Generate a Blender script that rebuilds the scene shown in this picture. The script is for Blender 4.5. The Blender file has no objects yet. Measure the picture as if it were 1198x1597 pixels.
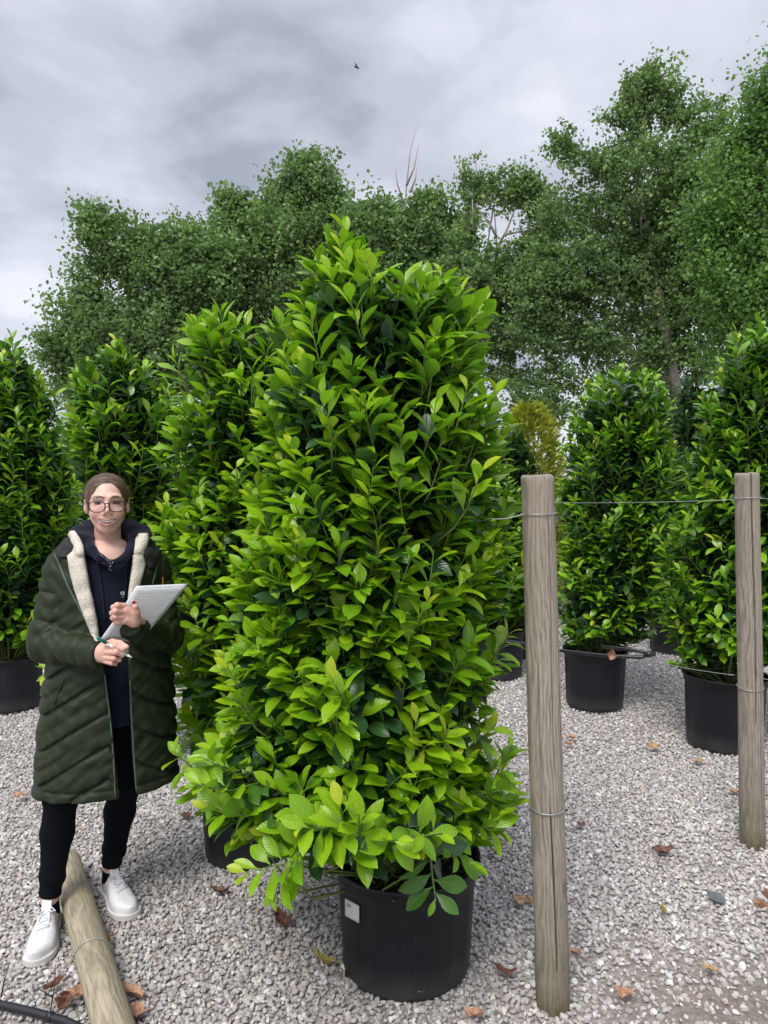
import bpy, bmesh, math, random, time
import numpy as np
from mathutils import Vector, Matrix, Euler
from mathutils.bvhtree import BVHTree
R = math.radians
C = bpy.context.scene.collection
SC = bpy.context.scene

# ------------------------------------------------------------------ camera
CAM_H = 1.65
PITCH = R(3.15)
FPX = 1597 * 26 / 36.0
cam_d = bpy.data.cameras.new('camera')
cam_d.sensor_fit = 'VERTICAL'; cam_d.sensor_height = 36; cam_d.sensor_width = 27; cam_d.lens = 26
cam_d.clip_start = 0.05; cam_d.clip_end = 600
cam = bpy.data.objects.new('camera', cam_d); C.objects.link(cam)
cam.location = (0, 0, CAM_H); cam.rotation_euler = (math.pi / 2 - PITCH, 0, 0)
SC.camera = cam

# ------------------------------------------------------------------ sky, sun, exposure
SUN_EL, SUN_AZ = R(56), R(205)        # azimuth measured clockwise from +Y: behind the camera, a little to its left
world = bpy.data.worlds.new('World'); SC.world = world; world.use_nodes = True
wn = world.node_tree; wn.nodes.clear(); wl = wn.links
def wnode(t, **k):
    n = wn.nodes.new(t)
    for a, v in k.items(): setattr(n, a, v)
    return n
sky = wnode('ShaderNodeTexSky', sky_type='NISHITA', sun_disc=False, sun_elevation=SUN_EL, sun_rotation=SUN_AZ,
            air_density=1.0, dust_density=2.0)
tc = wnode('ShaderNodeTexCoord'); sep = wnode('ShaderNodeSeparateXYZ'); wl.new(tc.outputs['Generated'], sep.inputs[0])
def wmath(op, a, b=None, clamp=False):
    n = wnode('ShaderNodeMath', operation=op, use_clamp=clamp)
    for i, v in enumerate((a, b)):
        if v is None: continue
        if isinstance(v, (int, float)): n.inputs[i].default_value = v
        else: wl.new(v, n.inputs[i])
    return n.outputs[0]
zc = wmath('ABSOLUTE', sep.outputs['Z'])
den = wmath('ADD', zc, 0.22)
cx_ = wmath('DIVIDE', sep.outputs['X'], den); cy_ = wmath('DIVIDE', sep.outputs['Y'], den)
comb = wnode('ShaderNodeCombineXYZ'); wl.new(cx_, comb.inputs[0]); wl.new(cy_, comb.inputs[1])
def wnoise(scale, detail, rough, dist, loc):
    m = wnode('ShaderNodeMapping'); m.inputs['Location'].default_value = loc
    wl.new(comb.outputs[0], m.inputs[0])
    n = wnode('ShaderNodeTexNoise'); n.inputs['Scale'].default_value = scale
    n.inputs['Detail'].default_value = detail; n.inputs['Roughness'].default_value = rough
    n.inputs['Distortion'].default_value = dist
    wl.new(m.outputs[0], n.inputs['Vector']); return n.outputs['Fac']
n1 = wnoise(0.95, 4, 0.45, 0.15, SKY_LOC1 if 'SKY_LOC1' in globals() else (2.75, 1.2, 0))
n2 = wnoise(2.7, 6, 0.5, 0.2, (7.4, 2.2, 0))
mixv = wmath('ADD', wmath('MULTIPLY', n1, 0.5), wmath('MULTIPLY', n2, 0.5))
ramp = wnode('ShaderNodeValToRGB'); wl.new(mixv, ramp.inputs[0])
cr = ramp.color_ramp; cr.interpolation = 'EASE'
cr.elements[0].position = 0.39; cr.elements[0].color = (0.285, 0.305, 0.365, 1)
cr.elements[1].position = 0.63; cr.elements[1].color = (0.63, 0.65, 0.715, 1)
e = cr.elements.new(0.47); e.color = (0.415, 0.435, 0.50, 1)
e = cr.elements.new(0.55); e.color = (0.52, 0.54, 0.61, 1)
# an overcast sky is brighter overhead than near the horizon
zen = wmath('ADD', 1.0, wmath('MULTIPLY', wmath('POWER', wmath('MAXIMUM', wmath('SUBTRACT', sep.outputs['Z'], 0.45), 0.0), 1.3), 2.2))
vm = wnode('ShaderNodeVectorMath', operation='SCALE'); wl.new(ramp.outputs[0], vm.inputs[0]); wl.new(zen, vm.inputs['Scale'])
vs = wnode('ShaderNodeVectorMath', operation='SCALE'); wl.new(vm.outputs[0], vs.inputs[0]); vs.inputs['Scale'].default_value = 7.2
mx = wnode('ShaderNodeMix', data_type='RGBA'); mx.inputs[0].default_value = 0.93
wl.new(sky.outputs[0], mx.inputs[6]); wl.new(vs.outputs[0], mx.inputs[7])
bg = wnode('ShaderNodeBackground'); bg.inputs['Strength'].default_value = 0.10
wl.new(mx.outputs[2], bg.inputs[0])
wo = wnode('ShaderNodeOutputWorld'); wl.new(bg.outputs[0], wo.inputs[0])

sun_d = bpy.data.lights.new('sun', 'SUN'); sun_d.energy = 1.5; sun_d.angle = R(26); sun_d.color = (1.0, 0.965, 0.91)
sun = bpy.data.objects.new('sun', sun_d); C.objects.link(sun)
sdir = Vector((math.sin(SUN_AZ) * math.cos(SUN_EL), math.cos(SUN_AZ) * math.cos(SUN_EL), math.sin(SUN_EL)))
sun.rotation_euler = sdir.to_track_quat('Z', 'Y').to_euler(); sun.location = (0, -3, 8)
vs_ = SC.view_settings
vs_.view_transform = 'Standard'; vs_.look = 'None'; vs_.gamma = 1; vs_.use_curve_mapping = False
vs_.exposure = 1.0
SC.render.engine = 'CYCLES'
SC.cycles.max_bounces = 7; SC.cycles.transparent_max_bounces = 12; SC.cycles.transmission_bounces = 5
SC.cycles.diffuse_bounces = 4; SC.cycles.glossy_bounces = 3; SC.cycles.use_denoising = True

# ------------------------------------------------------------------ pixel -> place helpers (used only to measure real positions)
CT, ST = math.cos(PITCH), math.sin(PITCH)
def ray(px, py):
    a = (px - 599) / FPX; b = (798.5 - py) / FPX
    return np.array((a, CT + b * ST, -ST + b * CT))
def P(px, py, Y):
    d = ray(px, py); t = Y / d[1]
    return np.array((d[0] * t, Y, CAM_H + d[2] * t))
def G(px, py, z=0.0):
    d = ray(px, py); t = (z - CAM_H) / d[2]
    return np.array((d[0] * t, d[1] * t, z))
def depth_of_ground(py): return G(599, py)[1]

# ------------------------------------------------------------------ object helpers
def put(o, label=None, cat=None, group=None, kind=None):
    if label: o['label'] = label
    if cat: o['category'] = cat
    if group: o['group'] = group
    if kind: o['kind'] = kind
    return o
def empty(name, loc=(0, 0, 0), label=None, cat=None, group=None):
    o = bpy.data.objects.new(name, None); C.objects.link(o); o.location = loc
    o.empty_display_size = 0.1
    return put(o, label, cat, group)
def mesh_from(name, verts, faces, smooth=True, attrs=None, uv=None):
    me = bpy.data.meshes.new(name)
    verts = np.asarray(verts, dtype=np.float32)
    if isinstance(faces, np.ndarray):
        nf, k = faces.shape
        me.vertices.add(len(verts)); me.vertices.foreach_set('co', verts.ravel())
        me.loops.add(nf * k); me.loops.foreach_set('vertex_index', faces.astype(np.int32).ravel())
        me.polygons.add(nf); me.polygons.foreach_set('loop_start', np.arange(0, nf * k, k, dtype=np.int32))
        me.polygons.foreach_set('loop_total', np.full(nf, k, dtype=np.int32))
        me.update(calc_edges=True)
    else:
        me.from_pydata([tuple(map(float, v)) for v in verts], [], faces); me.update()
    if smooth: me.polygons.foreach_set('use_smooth', np.ones(len(me.polygons), dtype=bool))
    if attrs:
        for k, v in attrs.items():
            v = np.asarray(v, dtype=np.float32)
            if v.ndim == 1:
                a = me.attributes.new(k, 'FLOAT', 'POINT'); a.data.foreach_set('value', v)
            else:
                a = me.attributes.new(k, 'FLOAT_VECTOR', 'POINT'); a.data.foreach_set('vector', v.ravel())
    return me
def obj(name, me, mat=None, parent=None):
    """me in world space; parent keeps world placement"""
    o = bpy.data.objects.new(name, me); C.objects.link(o)
    if mat is not None:
        if len(me.materials) == 0:
            me.materials.append(mat)
    if parent is not None:
        o.parent = parent
        off = parent_loc(parent)
        o.matrix_basis = Matrix.Translation(-off)
    return o
def parent_loc(p):
    l = Vector(p.matrix_basis.translation)
    q = p.parent
    while q is not None:
        l = l + Vector(q.matrix_basis.translation); q = q.parent
    return l
def tube(points, radii, n=8, cap=True):
    pts = [np.array(p, float) for p in points]
    if isinstance(radii, (int, float)): radii = [radii] * len(pts)
    V = []; F = []
    prev = None
    for i, p in enumerate(pts):
        t = pts[min(i + 1, len(pts) - 1)] - pts[max(i - 1, 0)]
        t = t / (np.linalg.norm(t) + 1e-9)
        if prev is None:
            u = np.cross(t, (0, 0, 1.0))
            if np.linalg.norm(u) < 0.1: u = np.cross(t, (1.0, 0, 0))
        else:
            u = prev - t * np.dot(prev, t)
        u = u / (np.linalg.norm(u) + 1e-9); prev = u
        w = np.cross(t, u)
        for k in range(n):
            a = 2 * math.pi * k / n
            V.append(p + (u * math.cos(a) + w * math.sin(a)) * radii[i])
    for i in range(len(pts) - 1):
        for k in range(n):
            k2 = (k + 1) % n
            F.append((i * n + k, i * n + k2, (i + 1) * n + k2, (i + 1) * n + k))
    if cap:
        F.append(tuple(range(n - 1, -1, -1))); F.append(tuple((len(pts) - 1) * n + k for k in range(n)))
    return V, F
class Geo:
    def __init__(s): s.V = []; s.F = []
    def add(s, V, F):
        b = len(s.V); s.V.extend(V); s.F.extend([tuple(i + b for i in f) for f in F]); return s
    def mesh(s, name, smooth=True): return mesh_from(name, s.V, s.F, smooth)
def lathe(profile, n=64, center=(0, 0, 0)):
    V = []; F = []
    for r, z in profile:
        for k in range(n):
            a = 2 * math.pi * k / n
            V.append((center[0] + r * math.cos(a), center[1] + r * math.sin(a), center[2] + z))
    for i in range(len(profile) - 1):
        for k in range(n):
            k2 = (k + 1) % n
            F.append((i * n + k, i * n + k2, (i + 1) * n + k2, (i + 1) * n + k))
    return V, F

# ------------------------------------------------------------------ material helpers
class Mat:
    def __init__(s, name):
        s.m = bpy.data.materials.new(name); s.m.use_nodes = True
        s.t = s.m.node_tree; s.t.nodes.clear()
        s.out = s.n('ShaderNodeOutputMaterial')
    def n(s, t, **k):
        x = s.t.nodes.new(t)
        for a, v in k.items():
            if a.startswith('i_'): x.inputs[a[2:].replace('_', ' ')].default_value = v
            else: setattr(x, a, v)
        return x
    def l(s, a, b): s.t.links.new(a, b)
    def bsdf(s, **k):
        b = s.n('ShaderNodeBsdfPrincipled')
        for a, v in k.items(): b.inputs[a.replace('_', ' ')].default_value = v
        s.l(b.outputs[0], s.out.inputs[0]); s.b = b; return b
    def ramp(s, fac, stops, interp='LINEAR'):
        r = s.n('ShaderNodeValToRGB'); r.color_ramp.interpolation = interp
        el = r.color_ramp.elements
        while len(el) > 1: el.remove(el[-1])
        el[0].position = stops[0][0]; el[0].color = (*stops[0][1], 1)
        for p, c in stops[1:]:
            x = el.new(p); x.color = (*c, 1)
        if fac is not None: s.l(fac, r.inputs[0])
        return r.outputs[0]
    def noise(s, scale, detail=3, rough=0.5, dist=0, vec=None, mscale=None, coord='Object'):
        if vec is None:
            c = s.n('ShaderNodeTexCoord'); vec = c.outputs[coord]
        if mscale is not None:
            m = s.n('ShaderNodeMapping'); m.inputs['Scale'].default_value = mscale; s.l(vec, m.inputs[0]); vec = m.outputs[0]
        x = s.n('ShaderNodeTexNoise'); x.inputs['Scale'].default_value = scale; x.inputs['Detail'].default_value = detail
        x.inputs['Roughness'].default_value = rough; x.inputs['Distortion'].default_value = dist
        s.l(vec, x.inputs['Vector']); return x.outputs['Fac']
    def math(s, op, a, b=None, c=None, clamp=False):
        x = s.n('ShaderNodeMath', operation=op, use_clamp=clamp)
        for i, v in enumerate((a, b, c)):
            if v is None: continue
            if isinstance(v, (int, float)): x.inputs[i].default_value = v
            else: s.l(v, x.inputs[i])
        return x.outputs[0]
    def mix(s, f, a, b, mode='MIX'):
        x = s.n('ShaderNodeMix', data_type='RGBA', blend_type=mode)
        for i, v in ((0, f), (6, a), (7, b)):
            if isinstance(v, (int, float)): x.inputs[i].default_value = v
            elif isinstance(v, tuple): x.inputs[i].default_value = (*v, 1)
            else: s.l(v, x.inputs[i])
        return x.outputs[2]
    def bump(s, h, strength=0.3, dist=0.01):
        x = s.n('ShaderNodeBump'); x.inputs['Strength'].default_value = strength; x.inputs['Distance'].default_value = dist
        s.l(h, x.inputs['Height']); return x.outputs[0]
def simple(name, col, rough=0.6, bump=None, var=0.12, vscale=30, metal=0, **k):
    M = Mat(name); b = M.bsdf(Roughness=rough, Metallic=metal, **k)
    n = M.noise(vscale, 3)
    c = M.ramp(n, [(0.3, tuple(x * (1 - var) for x in col)), (0.7, tuple(min(1, x * (1 + var)) for x in col))])
    M.l(c, b.inputs['Base Color'])
    if bump:
        M.l(M.bump(M.noise(bump[0], 3), bump[1], bump[2]), b.inputs['Normal'])
    return M.m
# ------------------------------------------------------------------ ground and gravel
def patch_value(x, y):
    """0..1: how much bare brown soil shows through the gravel (worn strip at the lower right)"""
    d1 = np.exp(-(((x - 1.25) / 0.75) ** 2 + ((y - 2.2) / 0.30) ** 2))
    d2 = np.exp(-(((x - 1.9) / 0.5) ** 2 + ((y - 2.9) / 0.35) ** 2))
    d3 = np.exp(-(((x + 1.15) / 0.3) ** 2 + ((y - 2.0) / 0.22) ** 2))
    return np.clip(d1 * 1.05 + d2 * 0.75 + d3 * 0.6, 0, 1)

M = Mat('gravel_bed'); b = M.bsdf(Roughness=0.95)
nz = M.noise(70, 4, 0.6); nb = M.noise(0.9, 3, 0.5)
col = M.ramp(nz, [(0.3, (0.14, 0.128, 0.12)), (0.5, (0.34, 0.315, 0.30)), (0.7, (0.58, 0.555, 0.54))])
soil = M.ramp(M.noise(40, 4, 0.7), [(0.3, (0.085, 0.065, 0.047)), (0.7, (0.26, 0.21, 0.165))])
at = M.n('ShaderNodeAttribute', attribute_name='soil')
M.l(M.mix(M.math('MULTIPLY', at.outputs['Fac'], 0.85), col, soil), b.inputs['Base Color'])
M.l(M.bump(nz, 0.7, 0.012), b.inputs['Normal'])
gm = M.m
# undulating sheet, fine near the camera, out to the horizon
xs = np.concatenate([np.linspace(-320, -12, 12), np.linspace(-11, 11, 180), np.linspace(12, 320, 12)])
ys = np.concatenate([np.linspace(-60, -4, 6), np.linspace(-3, 16, 180), np.linspace(18, 420, 16)])
GX, GY = np.meshgrid(xs, ys)
def gz(x, y):
    return 0.008 * np.sin(x * 1.7 + 0.6 * y) + 0.007 * np.sin(y * 2.3 - x * 0.8 + 1.0) + 0.004 * np.sin(x * 5.1) * np.sin(y * 4.3) - 0.006
GV = np.stack([GX.ravel(), GY.ravel(), gz(GX, GY).ravel() - 0.006], 1)
nx, ny = len(xs), len(ys)
ii, jj = np.meshgrid(np.arange(nx - 1), np.arange(ny - 1))
q = (jj * nx + ii).ravel()
GFc = np.stack([q, q + 1, q + nx + 1, q + nx], 1)
ground = obj('ground', mesh_from('ground', GV, GFc, attrs={'soil': patch_value(GX.ravel(), GY.ravel())}), gm)
put(ground, 'pale grey gravel yard stretching away between the potted shrubs', 'ground', kind='structure')

# stones: ten angular prototypes, scattered as one piece of ground cover
rng = np.random.default_rng(11)
M = Mat('gravel_stone'); b = M.bsdf(Roughness=0.85)
oi = M.n('ShaderNodeObjectInfo')
c = M.ramp(oi.outputs['Random'], [(0.0, (0.34, 0.315, 0.30)), (0.10, (0.43, 0.405, 0.39)), (0.35, (0.51, 0.485, 0.47)), (0.55, (0.57, 0.545, 0.53)),
                                  (0.70, (0.48, 0.435, 0.41)), (0.82, (0.66, 0.635, 0.62)), (0.93, (0.80, 0.785, 0.775)), (1.0, (0.50, 0.41, 0.34))])
g = M.noise(90, 4, 0.65)
gcol = M.ramp(g, [(0.3, (0.74, 0.74, 0.74)), (0.7, (1.12, 1.11, 1.1))])
c = M.mix(1.0, c, gcol, 'MULTIPLY')
M.l(c, b.inputs['Base Color'])
M.l(M.bump(g, 0.5, 0.002), b.inputs['Normal'])
stone_mat = M.m
protos = bpy.data.collections.new('stone_kinds')
for k in range(10):
    bm = bmesh.new(); bmesh.ops.create_icosphere(bm, subdivisions=2 if k < 5 else 1, radius=0.5)
    sc = np.array([1.0, rng.uniform(.62, .95), rng.uniform(.42, .75)])
    planes = [(lambda v: v / np.linalg.norm(v))(rng.normal(size=3)) for _ in range(9)]
    cut = rng.uniform(0.30, 0.43, 9)
    for v in bm.verts:
        p = np.array(v.co)
        for pl, ct in zip(planes, cut):
            d = p @ pl
            if d > ct: p = p - pl * (d - ct)
        v.co = Vector(p * sc)
    bmesh.ops.remove_doubles(bm, verts=bm.verts, dist=0.02)
    me = bpy.data.meshes.new('stone_%d' % k); bm.to_mesh(me); bm.free(); me.materials.append(stone_mat)
    o = bpy.data.objects.new('stone_%02d' % k, me); protos.objects.link(o)
def scatter(y0, y1, sp, s_lo, s_hi, lift):
    n_y = int((y1 - y0) / sp)
    pts = []
    for j in range(n_y):
        y = y0 + j * sp
        hw = 0.56 * y + 0.75
        n = int(2 * hw / sp)
        x = -hw + np.arange(n) * sp + rng.uniform(-.5, .5, n) * sp
        yy = y + rng.uniform(-.5, .5, n) * sp
        pts.append(np.stack([x, yy], 1))
    p = np.concatenate(pts)
    n = len(p)
    s = rng.uniform(0, 1, n) ** 1.6 * (s_hi - s_lo) + s_lo
    pv = patch_value(p[:, 0], p[:, 1])
    keep = rng.uniform(size=n) > pv * 0.72
    # no stones inside posts
    z = gz(p[:, 0], p[:, 1]) + lift * rng.uniform(-0.3, 1, n) - pv * 0.006
    return np.c_[p, z][keep], s[keep]
A = [scatter(1.25, 4.2, 0.0155, 0.013, 0.030, 0.006), scatter(1.25, 4.2, 0.045, 0.018, 0.036, 0.011),
     scatter(4.2, 7.5, 0.022, 0.018, 0.034, 0.006), scatter(7.5, 10.5, 0.042, 0.024, 0.05, 0.006)]
SP = np.concatenate([a[0] for a in A]); SS = np.concatenate([a[1] for a in A]); NS = len(SP)
me = bpy.data.meshes.new('gravel'); me.vertices.add(NS); me.vertices.foreach_set('co', SP.astype(np.float32).ravel())
a = me.attributes.new('rot', 'FLOAT_VECTOR', 'POINT')
rot = np.stack([rng.normal(0, 0.55, NS), rng.normal(0, 0.55, NS), rng.uniform(0, 6.28, NS)], 1).astype(np.float32); a.data.foreach_set('vector', rot.ravel())
a = me.attributes.new('scl', 'FLOAT', 'POINT'); a.data.foreach_set('value', SS.astype(np.float32))
a = me.attributes.new('idx', 'INT', 'POINT'); a.data.foreach_set('value', rng.integers(0, 10, NS).astype(np.int32))
gravel = bpy.data.objects.new('gravel', me); C.objects.link(gravel); me.materials.append(stone_mat)
put(gravel, 'loose angular grey and white gravel covering the yard', 'gravel', kind='stuff')
ng = bpy.data.node_groups.new('gravel_scatter', 'GeometryNodeTree')
ng.interface.new_socket('Geometry', in_out='INPUT', socket_type='NodeSocketGeometry')
ng.interface.new_socket('Geometry', in_out='OUTPUT', socket_type='NodeSocketGeometry')
gi = ng.nodes.new('NodeGroupInput'); go = ng.nodes.new('NodeGroupOutput')
ip = ng.nodes.new('GeometryNodeInstanceOnPoints'); ci = ng.nodes.new('GeometryNodeCollectionInfo')
ci.inputs['Collection'].default_value = protos; ci.inputs['Separate Children'].default_value = True; ci.inputs['Reset Children'].default_value = True
def named(nm, dt):
    n = ng.nodes.new('GeometryNodeInputNamedAttribute'); n.data_type = dt; n.inputs[0].default_value = nm
    return [s for s in n.outputs if s.enabled and s.name == 'Attribute'][0]
e2r = ng.nodes.new('FunctionNodeEulerToRotation')
ng.links.new(gi.outputs[0], ip.inputs['Points']); ng.links.new(ci.outputs[0], ip.inputs['Instance'])
ip.inputs['Pick Instance'].default_value = True
ng.links.new(named('idx', 'INT'), ip.inputs['Instance Index'])
ng.links.new(named('rot', 'FLOAT_VECTOR'), e2r.inputs[0]); ng.links.new(e2r.outputs[0], ip.inputs['Rotation'])
ng.links.new(named('scl', 'FLOAT'), ip.inputs['Scale'])
ng.links.new(ip.outputs[0], go.inputs[0])
md = gravel.modifiers.new('scatter', 'NODES'); md.node_group = ng
print('stones', NS)
# ------------------------------------------------------------------ background trees
def leafmat(name, stops, trans=0.35, rough=0.45, spec=0.4, backtint=None):
    M = Mat(name); b = M.bsdf(Roughness=rough); b.inputs['Specular IOR Level'].default_value = spec
    at = M.n('ShaderNodeAttribute', attribute_name='age')
    c = M.ramp(at.outputs['Fac'], stops)
    if backtint:
        g = M.n('ShaderNodeNewGeometry')
        c = M.mix(M.math('MULTIPLY', g.outputs['Backfacing'], 0.7), c, backtint)
    M.l(c, b.inputs['Base Color'])
    tr = M.n('ShaderNodeBsdfTranslucent'); M.l(M.mix(1.0, c, (1.25, 1.3, 0.55), 'MULTIPLY'), tr.inputs[0])
    ms = M.n('ShaderNodeMixShader'); ms.inputs[0].default_value = trans
    M.l(b.outputs[0], ms.inputs[1]); M.l(tr.outputs[0], ms.inputs[2]); M.l(ms.outputs[0], M.out.inputs[0])
    return M
tree_leaf = leafmat('poplar_leaf', [(0, (0.105, 0.185, 0.068)), (0.5, (0.185, 0.31, 0.110)), (1, (0.30, 0.45, 0.17))], 0.45, 0.5, 0.35, (0.13, 0.19, 0.10)).m
tree_leaf2 = leafmat('poplar_leaf_bright', [(0, (0.085, 0.175, 0.045)), (0.5, (0.155, 0.30, 0.065)), (1, (0.25, 0.42, 0.09))], 0.42, 0.4, 0.5, (0.12, 0.22, 0.09)).m
bark = simple('tree_bark', (0.15, 0.135, 0.11), 0.9, (8, 0.5, 0.03), 0.35, 6)
pale_bark = simple('pale_bark', (0.30, 0.265, 0.23), 0.9, (8, 0.4, 0.02), 0.3, 8)

def norm3(v): return v / (np.linalg.norm(v, axis=-1, keepdims=True) + 1e-9)
def build_tree(name, label, d, base_px, ells, nclus, per, leafsize, mat, seed, group, twigs=None, trunk_r=0.2, bare=None, clus_r=0.42):
    rng = np.random.default_rng(seed)
    bx = P(base_px, 735, d)[0]
    root = empty(name, (bx, d, 0), label, 'tree', group)
    mpp = d / FPX
    # crown volume as clumps
    areas = np.array([e[2] * e[3] for e in ells], float); pr = areas / areas.sum()
    pick = rng.choice(len(ells), nclus, p=pr)
    E = np.array(ells, float)
    u = rng.normal(size=(nclus, 3)); u /= np.linalg.norm(u, axis=1)[:, None]
    r = rng.uniform(0.15, 1.0, nclus) ** 0.5
    c3 = np.array([P(e[0], e[1], d) for e in ells])
    yr = np.maximum(0.75 * np.minimum(E[:, 2], E[:, 3]) * mpp, 0.6)
    yoff = (rng.uniform(-0.4, 0.4, len(ells))) * yr
    cc = np.stack([c3[pick, 0] + u[:, 0] * r * E[pick, 2] * mpp, d + yoff[pick] + u[:, 1] * r * yr[pick], c3[pick, 2] + u[:, 2] * r * E[pick, 3] * mpp], 1)
    cc = cc[cc[:, 2] > 1.2]
    # skeleton: trunk line then greedy attachment of clumps
    top = max(c3[:, 2] + E[:, 3] * mpp) * 0.86
    cxm = np.average(c3[:, 0], weights=areas)
    nodes = [np.array((bx, d, 0.0))]; par = [-1]
    nT = 14
    for i in range(1, nT + 1):
        t = i / nT
        nodes.append(np.array((bx + (cxm - bx) * t + 0.25 * math.sin(3 * t + seed), d + 0.2 * math.sin(4 * t + seed), top * t))); par.append(len(nodes) - 2)
    axis = np.array((cxm, d))
    order = np.argsort(np.linalg.norm(cc[:, :2] - axis, axis=1) + 0.15 * rng.uniform(0, 5, len(cc)))
    NP = np.array(nodes); parl = list(par)
    lim = min(len(order), 620)
    arr = np.zeros((len(nodes) + lim * 2, 3)); arr[:len(nodes)] = NP; cnt = len(nodes)
    for oi_ in order[:lim]:
        p = cc[oi_]; q = arr[:cnt]
        dd = np.linalg.norm(q - p, axis=1) + np.maximum(q[:, 2] - p[2] + 0.25, 0) * 2.2
        k = int(np.argmin(dd))
        mid = (q[k] + p) / 2 + rng.normal(0, 0.05, 3) * np.linalg.norm(q[k] - p) + np.array((0, 0, -0.06 * np.linalg.norm(q[k] - p)))
        arr[cnt] = mid; parl.append(k); cnt += 1
        arr[cnt] = p; parl.append(cnt - 1); cnt += 1
    w = np.ones(cnt) * 1.0
    for i in range(cnt - 1, 0, -1): w[parl[i]] += w[i]
    rad = np.clip(trunk_r * (w / w[0]) ** 0.44, 0.014, None)
    V = []; F = []
    for i in range(1, cnt):
        a, b2 = arr[parl[i]], arr[i]
        n = 7 if rad[i] > 0.04 else 4
        v, f = tube([a, b2], [min(rad[parl[i]], rad[i] * 1.35), rad[i]], n, False)
        o = len(V); V.extend(v); F.extend([tuple(x + o for x in ff) for ff in f])
    obj('trunk', mesh_from('trunk', V, F), bark if not bare else pale_bark, root)
    # leaves
    n = len(cc) * per
    ci = np.repeat(np.arange(len(cc)), per)
    cr_ = clus_r * rng.uniform(0.6, 1.35, len(cc))
    dv = rng.normal(size=(n, 3)); dv /= np.linalg.norm(dv, axis=1)[:, None]
    rr = rng.uniform(0, 1, n) ** 0.5
    # each clump is a spray stretched along the way its twig grows
    gx = norm3(np.stack([cc[:, 0] - cxm, (cc[:, 1] - d), np.full(len(cc), 1.2 * trunk_r * 6)], 1) + rng.normal(0, 0.9, (len(cc), 3)))
    st = np.clip(rng.normal(0, 0.6, n), -1.05, 1.05) * cr_[ci]
    pos = cc[ci] + dv * (rr * cr_[ci])[:, None] * np.array((0.62, 0.62, 0.42)) + gx[ci] * st[:, None]
    sz = leafsize * rng.uniform(0.65, 1.3, n)
    nrm = rng.normal(size=(n, 3)) + np.array((0, -0.25, 0.55)); nrm /= np.linalg.norm(nrm, axis=1)[:, None]
    tv = rng.normal(size=(n, 3)) + np.array((0.3, 0, -0.5)); tv -= nrm * (tv * nrm).sum(1)[:, None]; tv /= np.linalg.norm(tv, axis=1)[:, None]
    bv = np.cross(nrm, tv)
    tmpl = [(-.5, 0, 0), (0, -.42, .08), (.55, 0, 0), (0, .42, .08)]
    VV = np.zeros((n, 4, 3), np.float32)
    for k, (a, b2, c) in enumerate(tmpl):
        VV[:, k] = pos + (tv * a + bv * b2 + nrm * c) * sz[:, None]
    age = np.clip(0.45 + rng.normal(0, 0.26, len(cc))[ci] + rng.normal(0, 0.16, n), 0, 1)
    FF = np.arange(n * 4).reshape(-1, 4)
    cr = obj('crown', mesh_from('crown', VV.reshape(-1, 3), FF, smooth=False, attrs={'age': np.repeat(age, 4)}), mat, root)
    cr['kind'] = 'stuff'
    return root
GT = 'tall poplars behind the nursery yard'
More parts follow.
